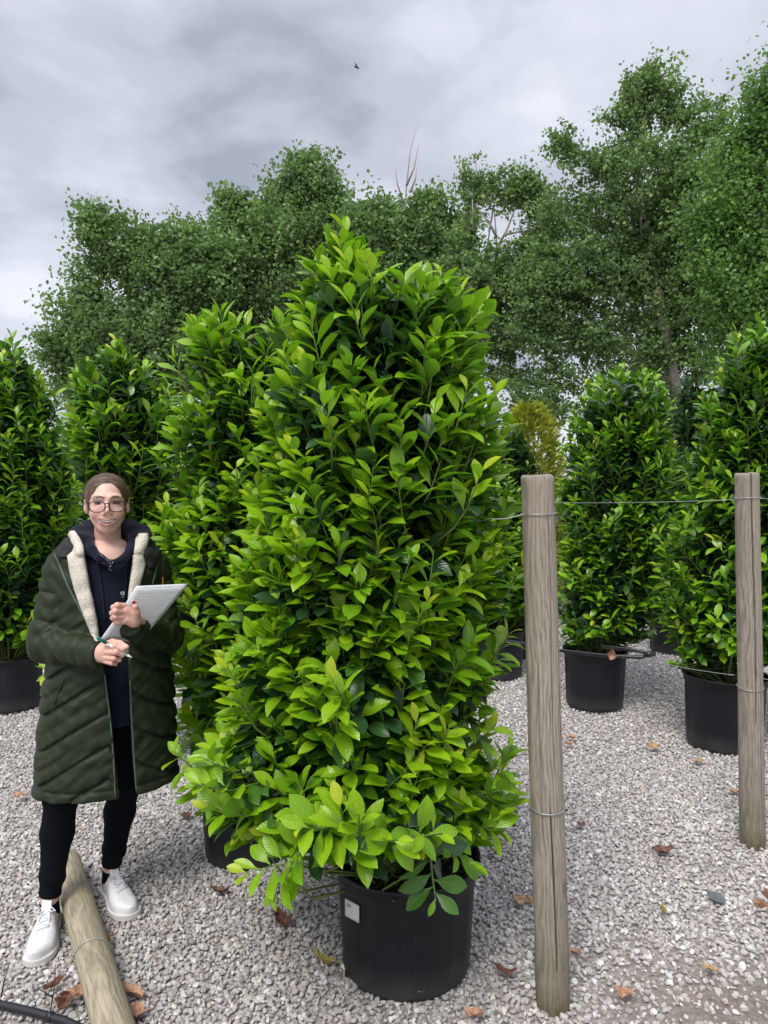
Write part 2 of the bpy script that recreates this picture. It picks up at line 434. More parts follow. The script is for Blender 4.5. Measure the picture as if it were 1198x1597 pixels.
T = [
 ('left_a', 'broad round topped tree at the far left with open sky beside its crown', 31, 200,
  [(165, 385, 34, 55), (150, 350, 22, 22), (248, 420, 68, 75), (215, 370, 30, 25), (150, 510, 62, 60), (100, 550, 42, 36), (240, 560, 120, 80), (310, 430, 60, 75), (170, 600, 110, 50), (140, 440, 20, 30)],
  1150, 56, 0.165, tree_leaf, 3, 0.22),
 ('left_b', 'tree with a pointed leafy peak rising left of the tallest laurel tip', 33, 440,
  [(380, 385, 62, 70), (370, 330, 26, 22), (476, 290, 38, 62), (440, 330, 40, 50), (440, 440, 110, 110), (508, 310, 26, 50), (500, 380, 60, 60), (360, 520, 100, 90), (300, 370, 20, 24)],
  1250, 56, 0.165, tree_leaf, 7, 0.24),
 ('mid', 'tree with a bare dead leader sticking out above its crown', 32, 620,
  [(595, 390, 62, 72), (560, 350, 26, 34), (680, 372, 48, 62), (668, 320, 20, 24), (620, 480, 120, 90), (600, 345, 40, 30), (640, 350, 20, 20), (690, 460, 60, 60)],
  1000, 56, 0.165, tree_leaf, 12, 0.2),
 ('gap', 'thin sparse poplar with pale bare branches and sky showing between them', 27, 715,
  [(738, 275, 16, 32), (752, 300, 24, 26), (790, 295, 20, 40), (735, 340, 14, 30), (760, 440, 50, 55), (822, 290, 26, 22), (845, 330, 40, 36), (830, 390, 40, 34), (720, 400, 30, 40), (800, 500, 60, 60), (780, 450, 60, 26), (800, 590, 50, 22), (835, 640, 50, 30), (770, 540, 40, 26), (700, 560, 50, 60)],
  640, 52, 0.13, tree_leaf, 15, 0.08),
 ('big', 'tallest poplar with forked pale trunk and layered branches at the right', 25, 1085,
  [(1000, 130, 30, 40), (1035, 150, 40, 50), (985, 175, 28, 34), (960, 230, 42, 56), (920, 260, 22, 26), (880, 235, 26, 44), (1075, 210, 44, 56), (1110, 190, 26, 30), (1000, 290, 84, 80), (1080, 330, 90, 90),
   (900, 330, 60, 40), (930, 410, 100, 62), (1040, 450, 110, 80), (850, 450, 62, 56), (880, 520, 90, 46), (980, 540, 110, 46), (1060, 560, 90, 44), (900, 590, 50, 26), (960, 640, 70, 44), (1040, 640, 70, 40), (870, 440, 60, 60), (1000, 400, 90, 60), (1100, 480, 80, 60), (840, 620, 46, 36)],
  1800, 50, 0.122, tree_leaf, 21, 0.2),
 ('right', 'brighter green tree at the right edge with dense overlapping foliage', 21, 1190,
  [(1190, 150, 26, 46), (1175, 210, 36, 44), (1150, 270, 40, 60), (1190, 320, 70, 80), (1130, 370, 54, 74), (1170, 450, 84, 74), (1215, 240, 60, 90), (1230, 420, 90, 120), (1150, 540, 60, 40)],
  1000, 52, 0.112, tree_leaf2, 33, 0.2),
]
for nm, lab, d, bp, el, nc, per, ls, mt, sd, tr_ in T:
    build_tree('poplar_tree', lab, d, bp, el, nc, per, ls, mt, sd, GT, trunk_r=tr_, bare=(nm in ('gap', 'big')),
               clus_r=0.5 if nm in ('gap', 'big') else 0.72)
# the dead leader above the middle tree and the bare limbs in the gap
def bare(name, parent, d, lines, r0):
    g_ = Geo()
    for ln in lines:
        pts = [P(x, y, d + dy) for x, y, dy in ln]
        g_.add(*tube(pts, list(np.linspace(r0, 0.009, len(pts))), 5))
    o = obj(name, g_.mesh(name), pale_bark, parent); return o
roots = [o for o in C.objects if o.name.startswith('poplar_tree')]
bare('dead_leader', roots[2], 32, [[(620, 480, 0), (628, 380, 0), (634, 290, 0), (640, 235, .1), (650, 198, .2)], [(634, 290, 0), (646, 262, 0), (653, 225, 0)], [(631, 320, 0), (620, 288, .1), (616, 262, .1)], [(640, 300, 0), (648, 280, 0), (650, 262, 0)]], 0.05)
bare('bare_limb', roots[3], 26.8, [[(776, 480, 0), (775, 385, 0), (772, 340, 0), (770, 310, .2)], [(776, 385, 0), (790, 360, 0), (800, 335, 0), (806, 318, 0)], [(775, 370, 0), (762, 345, 0), (748, 330, .1), (740, 318, .1)],
   [(786, 366, 0), (808, 362, 0), (830, 350, 0)], [(738, 360, 0), (738, 330, 0), (736, 300, 0)]], 0.055)
# ------------------------------------------------------------------ laurel leaves
def laurel_mat(name, stops, trans, rough=0.26, young_rough=0.35):
    M = Mat(name); b = M.bsdf(Roughness=rough)
    at = M.n('ShaderNodeAttribute', attribute_name='age')
    uv = M.n('ShaderNodeAttribute', attribute_name='luv')
    sp = M.n('ShaderNodeSeparateXYZ'); M.l(uv.outputs['Vector'], sp.inputs[0])
    u, v, rn = sp.outputs[0], sp.outputs[1], sp.outputs[2]
    c = M.ramp(at.outputs['Fac'], stops)
    au = M.math('ABSOLUTE', u)
    # midrib and side veins
    rib = M.math('SUBTRACT', 1.0, M.math('MULTIPLY', au, 14.0), clamp=True)
    vein = M.math('SINE', M.math('MULTIPLY', M.math('SUBTRACT', v, M.math('MULTIPLY', au, 0.28)), 58.0))
    veinm = M.math('MULTIPLY', M.math('POWER', M.math('MAXIMUM', vein, 0.0), 3.0), 0.16)
    c2 = M.mix(M.math('MULTIPLY', rib, 0.5), c, M.mix(1.0, c, (1.7, 1.5, 2.5), 'MULTIPLY'))
    c2 = M.mix(veinm, c2, (0.14, 0.34, 0.04))
    mott = M.noise(26, 3, 0.6)
    c2 = M.mix(1.0, c2, M.ramp(mott, [(0.3, (0.84, 0.86, 0.8)), (0.7, (1.14, 1.1, 1.1))]), 'MULTIPLY')
    g = M.n('ShaderNodeNewGeometry')
    back = M.mix(0.45, c, (0.13, 0.28, 0.05))
    c3 = M.mix(g.outputs['Backfacing'], c2, back)
    M.l(c3, b.inputs['Base Color'])
    rg = M.math('ADD', M.math('MULTIPLY', g.outputs['Backfacing'], 0.25), M.math('ADD', rough - 0.03, M.math('MULTIPLY', mott, 0.10)))
    M.l(rg, b.inputs['Roughness']); b.inputs['Specular IOR Level'].default_value = 0.5
    h = M.math('ADD', M.math('MULTIPLY', rib, -0.8), M.math('MULTIPLY', vein, 0.22))
    M.l(M.bump(h, 0.30, 0.002), b.inputs['Normal'])
    tr = M.n('ShaderNodeBsdfTranslucent'); M.l(M.mix(1.0, c3, (1.05, 1.30, 0.3), 'MULTIPLY'), tr.inputs[0])
    ms = M.n('ShaderNodeMixShader')
    tf = M.math('MULTIPLY', M.math('ADD', M.math('MULTIPLY', at.outputs['Fac'], 0.8), 0.2), trans)
    M.l(tf, ms.inputs[0])
    M.l(b.outputs[0], ms.inputs[1]); M.l(tr.outputs[0], ms.inputs[2]); M.l(ms.outputs[0], M.out.inputs[0])
    return M.m
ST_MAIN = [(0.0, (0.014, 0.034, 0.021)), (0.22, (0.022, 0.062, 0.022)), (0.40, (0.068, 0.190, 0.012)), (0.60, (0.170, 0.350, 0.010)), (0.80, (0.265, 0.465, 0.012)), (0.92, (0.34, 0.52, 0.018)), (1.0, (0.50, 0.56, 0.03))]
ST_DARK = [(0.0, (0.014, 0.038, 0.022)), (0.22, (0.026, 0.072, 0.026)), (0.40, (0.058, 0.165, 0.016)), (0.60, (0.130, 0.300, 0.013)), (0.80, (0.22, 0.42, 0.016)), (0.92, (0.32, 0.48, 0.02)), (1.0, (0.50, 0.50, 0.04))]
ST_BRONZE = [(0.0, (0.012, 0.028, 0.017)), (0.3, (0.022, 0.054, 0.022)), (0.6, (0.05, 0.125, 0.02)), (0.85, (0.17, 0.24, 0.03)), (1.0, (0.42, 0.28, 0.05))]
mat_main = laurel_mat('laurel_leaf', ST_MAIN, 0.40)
mat_dark = laurel_mat('laurel_leaf_dark', ST_DARK, 0.28)
mat_bronze = laurel_mat('laurel_leaf_bronze_tipped', ST_BRONZE, 0.25)
twig_mat = simple('green_twig', (0.13, 0.19, 0.045), 0.6, None, 0.3, 12)
stem_mat = simple('laurel_stem', (0.10, 0.075, 0.05), 0.85, (60, 0.5, 0.004), 0.35, 20)
soil_mat = simple('potting_soil', (0.035, 0.025, 0.018), 0.95, (60, 0.9, 0.01), 0.5, 40)
# black plastic: slightly dusty, scuffed
M = Mat('black_plastic_pot'); b = M.bsdf(Roughness=0.42); b.inputs['Specular IOR Level'].default_value = 0.36
n1_ = M.noise(3.5, 4, 0.6); n2_ = M.noise(140, 2, 0.5)
sc_ = M.math('MULTIPLY', M.math('GREATER_THAN', n2_, 0.70), 0.30)
dust = M.ramp(n1_, [(0.35, (0.0055, 0.0068, 0.0105)), (0.75, (0.012, 0.0135, 0.0185))])
cst = M.n('ShaderNodeTexCoord'); spz = M.n('ShaderNodeSeparateXYZ'); M.l(cst.outputs['Object'], spz.inputs[0])
low = M.math('MULTIPLY', M.math('SUBTRACT', 1.0, M.math('MULTIPLY', spz.outputs[2], 9.0), clamp=True), M.noise(9, 4, 0.7))
dust = M.mix(M.math('MULTIPLY', low, 0.75), dust, (0.10, 0.095, 0.09))
M.l(M.mix(sc_, dust, (0.16, 0.16, 0.16)), b.inputs['Base Color'])
M.l(M.ramp(n1_, [(0.3, (0.42,) * 3), (0.7, (0.60,) * 3)]), b.inputs['Roughness'])
M.l(M.bump(M.noise(14, 3, 0.5), 0.25, 0.006), b.inputs['Normal'])
pot_mat = M.m

def leaf_template(rows, cols, curl, fold, twist, wav, width=0.405):
    V = []; UV = []
    for i in range(rows + 1):
        t = i / rows
        tt = max(0.0, (t - 0.09) / 0.91)
        w = width * 0.5 * (math.sin(math.pi * tt ** 1.08) ** 0.84 if 0 < tt < 1 else 0.0)
        w = max(w, 0.010 if t < 0.95 else 0.0)
        ang = curl * t * 1.5
        yc = t * (1 - 0.18 * curl * t); zc = -0.42 * curl * t * t
        tw = twist * t
        for j in range(cols + 1):
            s = -1 + 2 * j / cols
            x = s * w * math.cos(fold * 0.9)
            z = abs(s) * w * math.sin(fold) * (1.0 - 0.25 * abs(s)) + wav * w * math.sin(9 * t + s * 1.3) * abs(s)
            X = x * math.cos(tw) - z * math.sin(tw); Z = x * math.sin(tw) + z * math.cos(tw)
            V.append((X, yc + Z * math.sin(ang) * 0.5, zc + Z)); UV.append((s * w / (width * 0.5), t, 0))
    F = []
    c1 = cols + 1
    for i in range(rows):
        for j in range(cols):
            F.append((i * c1 + j, i * c1 + j + 1, (i + 1) * c1 + j + 1, (i + 1) * c1 + j))
    return np.array(V, np.float32), np.array(F, np.int32), np.array(UV, np.float32)
SHAPES = [(0.30, 0.26, 0.05, 0.05), (0.50, 0.36, -0.15, 0.08), (0.75, 0.28, 0.2, 0.10), (0.22, 0.42, 0.1, 0.04), (1.0, 0.32, -0.2, 0.12), (0.40, 0.14, 0.25, 0.12)]
TM_HI = [leaf_template(7, 4, *s) for s in SHAPES]
TM_LO = [leaf_template(5, 2, *s) for s in SHAPES]
NAGE = 7
_cache = {}
def leaf_mesh(hi, k, a, mat):
    key = (hi, k, a, mat.name)
    if key not in _cache:
        V, F, UV = (TM_HI if hi else TM_LO)[k]
        me = mesh_from('leaf', V, F, attrs={'age': np.full(len(V), a / (NAGE - 1)), 'luv': UV}); me.materials.append(mat)
        _cache[key] = me
    return _cache[key]

def norm(v): return v / (np.linalg.norm(v, axis=-1, keepdims=True) + 1e-9)
def prof(profile, d):
    """outline measured in the photograph -> heights, centres, half widths in metres at distance d"""
    z = []; cx = []; r = []
    for py, l, rr in profile:
        a, b2 = P(l, py, d), P(rr, py, d); z.append(a[2]); cx.append((a[0] + b2[0]) / 2); r.append((b2[0] - a[0]) / 2)
    z, cx, r = map(np.array, (z, cx, r)); o = np.argsort(z); return z[o], cx[o], r[o]

def build_pot(root, x, y, rb, rt, h, sticker=False):
    n = 96
    prf = [(0.0, 0.004), (rb * 0.93, 0.0), (rb * 0.985, 0.006), (rb, 0.02)]
    for i in range(1, 14):
        t = i / 13; prf.append((rb + (rt * 0.955 - rb) * t, 0.02 + (h * 0.86 - 0.02) * t))
    prf += [(rt * 0.965, h * 0.875), (rt * 0.985, h * 0.885), (rt * 0.99, h * 0.955), (rt * 1.012, h * 0.965), (rt * 1.03, h * 0.985), (rt * 1.028, h), (rt * 1.005, h * 1.004),
            (rt * 0.965, h * 0.99), (rt * 0.95, h * 0.90), (rt * 0.93, h * 0.83)]
    V, F = lathe(prf, n, (x, y, 0)); V = np.array(V).reshape(len(prf), n, 3)
    # shallow vertical flutes pressed into the lower wall, slight out-of-round
    for i, (r_, z_) in enumerate(prf[:17]):
        if z_ < 0.03 or z_ > h * 0.84: continue
        env = min(1, (z_ - 0.03) / 0.03) * min(1, (h * 0.84 - z_) / 0.03)
        for k in range(n):
            a = 2 * math.pi * k / n
            dd = 0.0045 * env * (1 if math.sin(a * 8 + 0.7) > 0.55 else 0)
            V[i, k, 0] -= math.cos(a) * dd; V[i, k, 1] -= math.sin(a) * dd
    for k in range(n):
        a = 2 * math.pi * k / n; f = 1 + 0.008 * math.sin(2 * a + x * 9) + 0.004 * math.sin(3 * a + y)
        V[:, k, 0] = x + (V[:, k, 0] - x) * f; V[:, k, 1] = y + (V[:, k, 1] - y) * f
    pot = obj('pot', mesh_from('pot', V.reshape(-1, 3), F), pot_mat, root)
    # soil
    sv = [(x, y, h * 0.875)]; sf = []
    rs = random.Random(int(x * 100))
    for ring in range(1, 5):
        for k in range(28):
            a = 2 * math.pi * k / 28; rr = rt * 0.935 * ring / 4
            sv.append((x + rr * math.cos(a), y + rr * math.sin(a), h * 0.86 + rs.uniform(0, 0.014)))
    for k in range(28):
        sf.append((0, 1 + k, 1 + (k + 1) % 28))
        for ring in range(3):
            b0 = 1 + ring * 28; b1 = b0 + 28
            sf.append((b0 + k, b1 + k, b1 + (k + 1) % 28, b0 + (k + 1) % 28))
    obj('soil', mesh_from('soil', sv, sf), soil_mat, root)
    return pot

class Shrub: pass
shrub_info = []
def build_shrub(name, label, d, profile, mat, seed, nshoot, leaf_len, hi, group, pot=None, nparts=300, vigor=(0.62, 0.18), inner=1.0, depth_max=0.46, cat='shrub',
                spread=0.62, extra=None, tipw=1.0, stems=5, lmin=0.17, lmax=0.30, old_frac=0.35, top_bias=0.0):
    rng = np.random.default_rng(seed)
    z, cxs, rs_ = prof(profile, d)
    zt, zb = z.max(), z.min()
    basex = pot[0] if pot else float(np.interp(zb, z, cxs)); basey = d
    root = empty(name, (basex, basey, 0), label, cat, group)
    if pot:
        potobj = build_pot(root, basex, basey, pot[1], pot[2], pot[3])
        root['pot'] = 1; del root['pot']
    # stems
    g_ = Geo(); stempts = []
    ph = pot[3] * 0.86 if pot else 0.0
    for k in range(stems):
        a = rng.uniform(0, 6.28); pts = []
        off = rng.uniform(0.3, 0.75)
        for i in range(9):
            t = i / 8; zz = ph + (zt - 0.12 - ph) * t * (1.0 if k == 0 else rng.uniform(0.8, 0.98) if i == 8 else 1)
            rr = np.interp(zz, z, rs_) * (0 if k == 0 else off) * min(1, t * 1.8) * 0.6
            cxx = basex + (np.interp(zz, z, cxs) - basex) * min(1, t * 1.6)
            pts.append(np.array((cxx + rr * math.cos(a) + 0.015 * math.sin(5 * t + k), basey + min(rr, depth_max * 0.6) * math.sin(a) + 0.05 * (k and 1) * math.sin(a), zz)))
        g_.add(*tube(pts, list(np.linspace(0.017 if k else 0.024, 0.005, 9)), 7)); stempts += pts
    obj('stem', g_.mesh('stem'), stem_mat, root)
    stempts = np.array(stempts)
    # shoots
    wz = np.interp(np.linspace(zb, zt, 200), z, rs_) + 0.10
    zz = np.linspace(zb, zt, 200); cdf = np.cumsum(wz); cdf /= cdf[-1]
    Lp = []; Ld = []; Ln = []; Ls = []; La = []; Lx = []
    tg = Geo()
    shoots = []
    for s in range(nshoot):
        hz = float(np.interp(rng.uniform(), cdf, zz)) if rng.uniform() > top_bias else zt - rng.uniform(0, 0.35)
        az = rng.uniform(0, 2 * math.pi)
        lump = 0.5 + 0.5 * math.sin(az * 3.0 + hz * 6.5 + seed) * math.sin(hz * 9.0 - az * 2.0 + seed * 1.7)
        r = float(np.interp(hz, z, rs_)) * (0.80 + 0.25 * lump) * (rng.uniform(1.08, 1.22) if rng.uniform() < 0.10 else 1.0); cx0 = float(np.interp(hz, z, cxs)); ry = min(r, depth_max) * float(np.interp((hz - zb) / (zt - zb), [0, .18], [.66, 1]))
        out = np.array((math.cos(az), math.sin(az), 0))
        rel = (hz - zb) / (zt - zb)
        up = 0.95 + 1.1 * rel ** 1.3 if rel > 0.15 else rng.uniform(-0.25, 0.5)
        oldsh = rng.uniform() < old_frac * 0.45
        q1 = 0.80 if oldsh else rng.uniform(0.82, 1.04)
        tip = np.array((cx0 + out[0] * r * q1, basey + out[1] * ry * q1, hz))
        dirv = norm(out * 0.9 + np.array((0, 0, up)) + rng.normal(0, 0.24, 3))
        ln = rng.uniform(lmin, lmax) * (1.0 if rel < 0.9 else 0.85)
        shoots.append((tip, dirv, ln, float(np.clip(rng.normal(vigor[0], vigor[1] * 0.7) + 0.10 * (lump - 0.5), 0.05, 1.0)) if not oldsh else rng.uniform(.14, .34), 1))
        # older shoot deeper in the shrub
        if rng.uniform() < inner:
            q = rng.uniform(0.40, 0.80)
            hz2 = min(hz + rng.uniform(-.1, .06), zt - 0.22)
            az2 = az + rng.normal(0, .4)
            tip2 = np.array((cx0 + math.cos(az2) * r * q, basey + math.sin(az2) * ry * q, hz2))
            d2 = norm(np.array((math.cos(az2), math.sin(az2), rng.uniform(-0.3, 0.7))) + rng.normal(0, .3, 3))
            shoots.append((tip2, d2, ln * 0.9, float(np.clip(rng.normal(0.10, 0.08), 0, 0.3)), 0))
    nreg = len(shoots)
    if extra:
        for (px, py, dd, dx, dz, ln, vg) in extra:
            tip = P(px, py, dd); shoots.append((tip, norm(np.array((dx, -0.35, dz))), ln, vg, 1))
    for si, (tip, dirv, ln, vg, outer) in enumerate(shoots):
        isx = si >= nreg
        start = tip - dirv * ln
        bend = np.array((0, 0, 0.05 * rng.uniform(-1, 1)))
        nl = int(round(ln / 0.0165 * rng.uniform(0.85, 1.1))) if hi else int(round(ln / 0.021))
        nl = max(6, nl)
        t = (np.arange(nl) + rng.uniform(0, .5)) / nl; t = np.clip(t, 0, 1)
        # curve that turns upward a little
        mid = start + dirv * ln * 0.5 - np.array((0, 0, 0.03 * ln / 0.25))
        pos = ((1 - t) ** 2)[:, None] * start + (2 * t * (1 - t))[:, None] * mid + (t ** 2)[:, None] * tip
        tan = norm(2 * (1 - t)[:, None] * (mid - start) + 2 * t[:, None] * (tip - mid))
        e1 = norm(np.cross(tan, np.array((0.13, 0.2, 0.97)) + 0 * tan)); e2 = np.cross(tan, e1)
        fan = outer and rng.uniform() < 0.5
        ph_ = (rng.uniform(-.9, .9) + np.arange(nl) * math.pi + rng.normal(0, .38, nl)) if fan else (rng.uniform(0, 6.28) + np.arange(nl) * 2.3999 + rng.normal(0, .15, nl))
        relh = float(np.clip((tip[2] - zb) / (zt - zb), 0, 1)); ak = 1.12 - 0.34 * relh
        rad = e1 * np.cos(ph_)[:, None] + e2 * np.sin(ph_)[:, None]
        # petioles twist so that blades lie toward the sky and the outside
        al = ak * np.interp(t, [0, 0.5, 0.85, 1.0], [1.25, 1.02, 0.70, 0.34]) + rng.normal(0, .12, nl)
        ld = norm(tan * np.cos(al)[:, None] + rad * np.sin(al)[:, None] + np.array((0, 0, 0.06)))
        nr = tan - ld * (tan * ld).sum(1)[:, None]
        nr = norm(nr + 1.0 * np.array((0, -0.10, 1.0)) + 0.20 * rng.normal(size=(nl, 3)))
        nr = norm(nr - ld * (nr * ld).sum(1)[:, None])
        size = leaf_len * np.interp(t, [0, 0.25, 0.75, 0.92, 1.0], [0.85, 1.0, 0.98, 0.66, 0.36]) * rng.uniform(0.78, 1.16, nl)
        if outer:
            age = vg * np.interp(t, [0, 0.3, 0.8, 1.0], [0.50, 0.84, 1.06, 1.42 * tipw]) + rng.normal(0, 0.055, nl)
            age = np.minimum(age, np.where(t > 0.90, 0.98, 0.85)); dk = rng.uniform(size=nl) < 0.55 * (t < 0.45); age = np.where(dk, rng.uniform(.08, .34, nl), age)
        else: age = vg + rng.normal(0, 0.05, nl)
        Lp.append(pos); Ld.append(ld); Ln.append(nr); Ls.append(size); La.append(age); Lx.append(np.full(nl, isx))
        k = int(np.argmin(np.linalg.norm(stempts - start, axis=1) + np.maximum(stempts[:, 2] - start[2], 0) * 2))
        if outer:
            far = stempts[k]
            m2 = (far + start) / 2 - np.array((0, 0, 0.02))
            tg.add(*tube([far, m2, start, mid, (mid + tip) / 2 + 0.0, tip], [0.0055, 0.0045, 0.0036, 0.003, 0.0024, 0.0014], 4, False))
    pos = np.concatenate(Lp); ld = np.concatenate(Ld); nr = np.concatenate(Ln); size = np.concatenate(Ls); age = np.clip(np.concatenate(La), 0, 1); ext = np.concatenate(Lx)
    keep = pos[:, 2] > (ph + 0.02 if pot else 0.02)
    inpot = (np.hypot(pos[:, 0] - basex, pos[:, 1] - basey) > (pot[2] if pot else 0)) & (pos[:, 2] > 0.16)
    keep |= inpot if pot else False
    if pot:
        # nothing hangs in front of the pot except the few measured shoots
        tipz = pos[:, 2] + ld[:, 2] * size
        clear = (np.minimum(tipz, pos[:, 2]) < pot[3] + 0.02 + 0.42 * np.clip(basey - pos[:, 1] - ld[:, 1] * size, 0, 1)) & (np.hypot(pos[:, 0] - basex, pos[:, 1] - basey) < pot[2] + 0.28) & ~ext
        keep &= ~clear
    pos, ld, nr, size, age = pos[keep], ld[keep], nr[keep], size[keep], age[keep]
    n = len(pos)
    sd = norm(np.cross(ld, nr)); nr = np.cross(sd, ld)
    tk = rng.integers(0, len(SHAPES), n)
    old = age < 0.25; tk = np.where(old & (rng.uniform(size=n) < 0.6), 5, tk)
    wide = rng.uniform(0.88, 1.18, n)
    # column basis: x = side, y = along, z = normal
    B = np.stack([sd * wide[:, None], ld, nr], 2) * size[:, None, None]
    TM = TM_HI if hi else TM_LO
    NV = len(TM[0][0]); NF = len(TM[0][1])
    TV = np.stack([t[0] for t in TM]); F0 = TM[0][1]; UV = np.stack([t[2] for t in TM])
    W = np.einsum('nij,nvj->nvi', B, TV[tk]) + pos[:, None, :]
    ageq = np.round(age * (NAGE - 1)).astype(int)
    # which leaves show largest to the camera?
    allF = (F0[None] + (np.arange(n) * NV)[:, None, None]).reshape(-1, 4)
    bvh = BVHTree.FromPolygons(W.reshape(-1, 3).tolist(), allF.tolist())
    camp = np.array((0, 0, CAM_H)); cen = W.mean(1); dv = cen - camp; dist = np.linalg.norm(dv, axis=1)
    face = np.abs((nr * dv).sum(1)) / dist
    score = (size ** 2) * (face + 0.15) / dist ** 2
    cand = np.argsort(-score)
    chosen = []
    co = Vector(camp)
    sx = 599 + FPX * cen[:, 0] / cen[:, 1]
    for i in cand:
        if len(chosen) >= nparts: break
        if sx[i] < -10 or sx[i] > 1208: continue
        c_ = Vector(cen[i]); dr = (c_ - co).normalized()
        h = bvh.ray_cast(co, dr)
        if h[2] is not None and h[2] // NF == i: chosen.append(i)
    ch = np.zeros(n, bool); ch[chosen] = True
    off = Matrix.Translation((-basex, -basey, 0))
    for i in chosen:
        o = bpy.data.objects.new('leaf', leaf_mesh(hi, int(tk[i]), int(ageq[i]), mat)); C.objects.link(o); o.parent = root
        m = Matrix(((B[i, 0, 0], B[i, 0, 1], B[i, 0, 2], pos[i, 0]), (B[i, 1, 0], B[i, 1, 1], B[i, 1, 2], pos[i, 1]), (B[i, 2, 0], B[i, 2, 1], B[i, 2, 2], pos[i, 2]), (0, 0, 0, 1)))
        o.matrix_basis = off @ m
    rest = ~ch; nr_ = rest.sum()
    if nr_:
        Fr = (F0[None] + (np.arange(nr_) * NV)[:, None, None]).reshape(-1, 4)
        fo = obj('foliage', mesh_from('foliage', W[rest].reshape(-1, 3), Fr, attrs={'age': np.repeat(age[rest], NV), 'luv': UV[tk[rest]].reshape(-1, 3)}), mat, root)
        fo['kind'] = 'stuff'
    tw = obj('twigs', tg.mesh('twigs'), twig_mat, root); tw['kind'] = 'stuff'
    print(name, seed, 'leaves', n, 'shoots', len(shoots))
    return root

GL = 'potted laurel shrubs standing in rows on the gravel'
def pot_at(px, py_base, r_b):
    """centre of a pot whose front foot shows at this pixel"""
    g = G(px, py_base); dr = g[:2] / np.linalg.norm(g[:2])
    c = g[:2] + dr * r_b; return c
c0 = pot_at(633, 1568, 0.213)
MAINX, MAIND = float(c0[0]), float(c0[1])
ex = [(300, 1222, 2.0, -.8, .1, .22, .8), (312, 1180, 2.05, -.8, .35, .22, .75), (325, 1262, 2.0, -.8, .1, .22, .7), (378, 1362, 1.9, -.75, -.2, .26, .75), (425, 1392, 1.86, -.4, -.6, .2, .6),
       (680, 1405, 2.0, .1, -.9, .16, .35), (740, 1350, 2.05, .6, -.4, .22, .5), (796, 1230, 2.2, .8, .1, .22, .7), (785, 1295, 2.2, .7, -.1, .20, .6),
      (535, 352, 2.38, 0.0, 1.4, .22, .85), (502, 405, 2.36, -.25, 1.2, .2, .8), (575, 395, 2.38, .3, 1.1, .2, .8), (690, 428, 2.36, .35, 1.2, .26, .8), (757, 462, 2.36, .7, .9, .24, .82), (640, 440, 2.3, .2, 1.2, .22, .8),
      (560, 1270, 1.86, 0, .4, .24, .78), (620, 1310, 1.86, .1, .1, .22, .72), (530, 1255, 1.84, -.1, .7, .2, .9), (690, 1300, 1.88, .3, .1, .22, .7), (470, 1290, 1.86, -.4, .1, .24, .75)]
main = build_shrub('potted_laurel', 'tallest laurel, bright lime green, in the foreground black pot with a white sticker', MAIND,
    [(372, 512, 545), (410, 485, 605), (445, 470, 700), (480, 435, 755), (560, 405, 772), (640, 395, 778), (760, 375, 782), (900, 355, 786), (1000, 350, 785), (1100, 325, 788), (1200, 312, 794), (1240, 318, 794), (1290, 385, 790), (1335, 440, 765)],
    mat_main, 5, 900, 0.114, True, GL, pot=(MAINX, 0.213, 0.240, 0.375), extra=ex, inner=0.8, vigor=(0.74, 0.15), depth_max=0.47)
c1 = pot_at(388, 1363, 0.18)
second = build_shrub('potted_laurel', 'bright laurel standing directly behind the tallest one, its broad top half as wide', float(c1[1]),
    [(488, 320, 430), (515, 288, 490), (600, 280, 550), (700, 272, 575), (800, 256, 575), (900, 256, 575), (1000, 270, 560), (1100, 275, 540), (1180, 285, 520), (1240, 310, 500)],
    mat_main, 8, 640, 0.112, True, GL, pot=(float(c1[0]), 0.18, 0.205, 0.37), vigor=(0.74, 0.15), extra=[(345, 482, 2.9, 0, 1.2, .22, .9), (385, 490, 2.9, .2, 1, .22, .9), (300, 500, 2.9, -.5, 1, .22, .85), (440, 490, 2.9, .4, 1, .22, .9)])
cA = pot_at(20, 1113, 0.19)
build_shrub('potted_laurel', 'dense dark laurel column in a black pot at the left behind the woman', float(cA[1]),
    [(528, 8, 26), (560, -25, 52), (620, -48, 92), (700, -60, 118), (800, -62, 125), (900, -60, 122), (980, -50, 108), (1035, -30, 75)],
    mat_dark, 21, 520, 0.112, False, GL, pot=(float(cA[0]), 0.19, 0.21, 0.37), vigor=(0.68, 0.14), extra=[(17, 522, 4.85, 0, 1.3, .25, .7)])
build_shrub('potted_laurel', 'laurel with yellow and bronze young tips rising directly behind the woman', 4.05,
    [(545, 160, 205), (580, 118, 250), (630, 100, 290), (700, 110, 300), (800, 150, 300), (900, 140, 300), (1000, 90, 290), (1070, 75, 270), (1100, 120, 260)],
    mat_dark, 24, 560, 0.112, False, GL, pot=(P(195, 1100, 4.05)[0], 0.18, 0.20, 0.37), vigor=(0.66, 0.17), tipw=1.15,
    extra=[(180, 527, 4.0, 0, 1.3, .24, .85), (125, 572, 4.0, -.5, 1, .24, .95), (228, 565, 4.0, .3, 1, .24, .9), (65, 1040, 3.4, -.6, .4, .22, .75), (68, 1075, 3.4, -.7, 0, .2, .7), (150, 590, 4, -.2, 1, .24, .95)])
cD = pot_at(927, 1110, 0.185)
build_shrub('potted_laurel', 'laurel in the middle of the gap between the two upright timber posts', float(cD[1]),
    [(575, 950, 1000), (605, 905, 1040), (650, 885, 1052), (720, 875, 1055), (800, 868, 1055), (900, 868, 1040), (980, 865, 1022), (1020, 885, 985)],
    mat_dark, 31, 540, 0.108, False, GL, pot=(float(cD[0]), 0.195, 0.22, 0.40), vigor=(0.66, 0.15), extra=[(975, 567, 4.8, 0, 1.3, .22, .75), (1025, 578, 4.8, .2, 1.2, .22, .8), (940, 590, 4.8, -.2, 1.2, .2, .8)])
cE = pot_at(1128, 1175, 0.19)
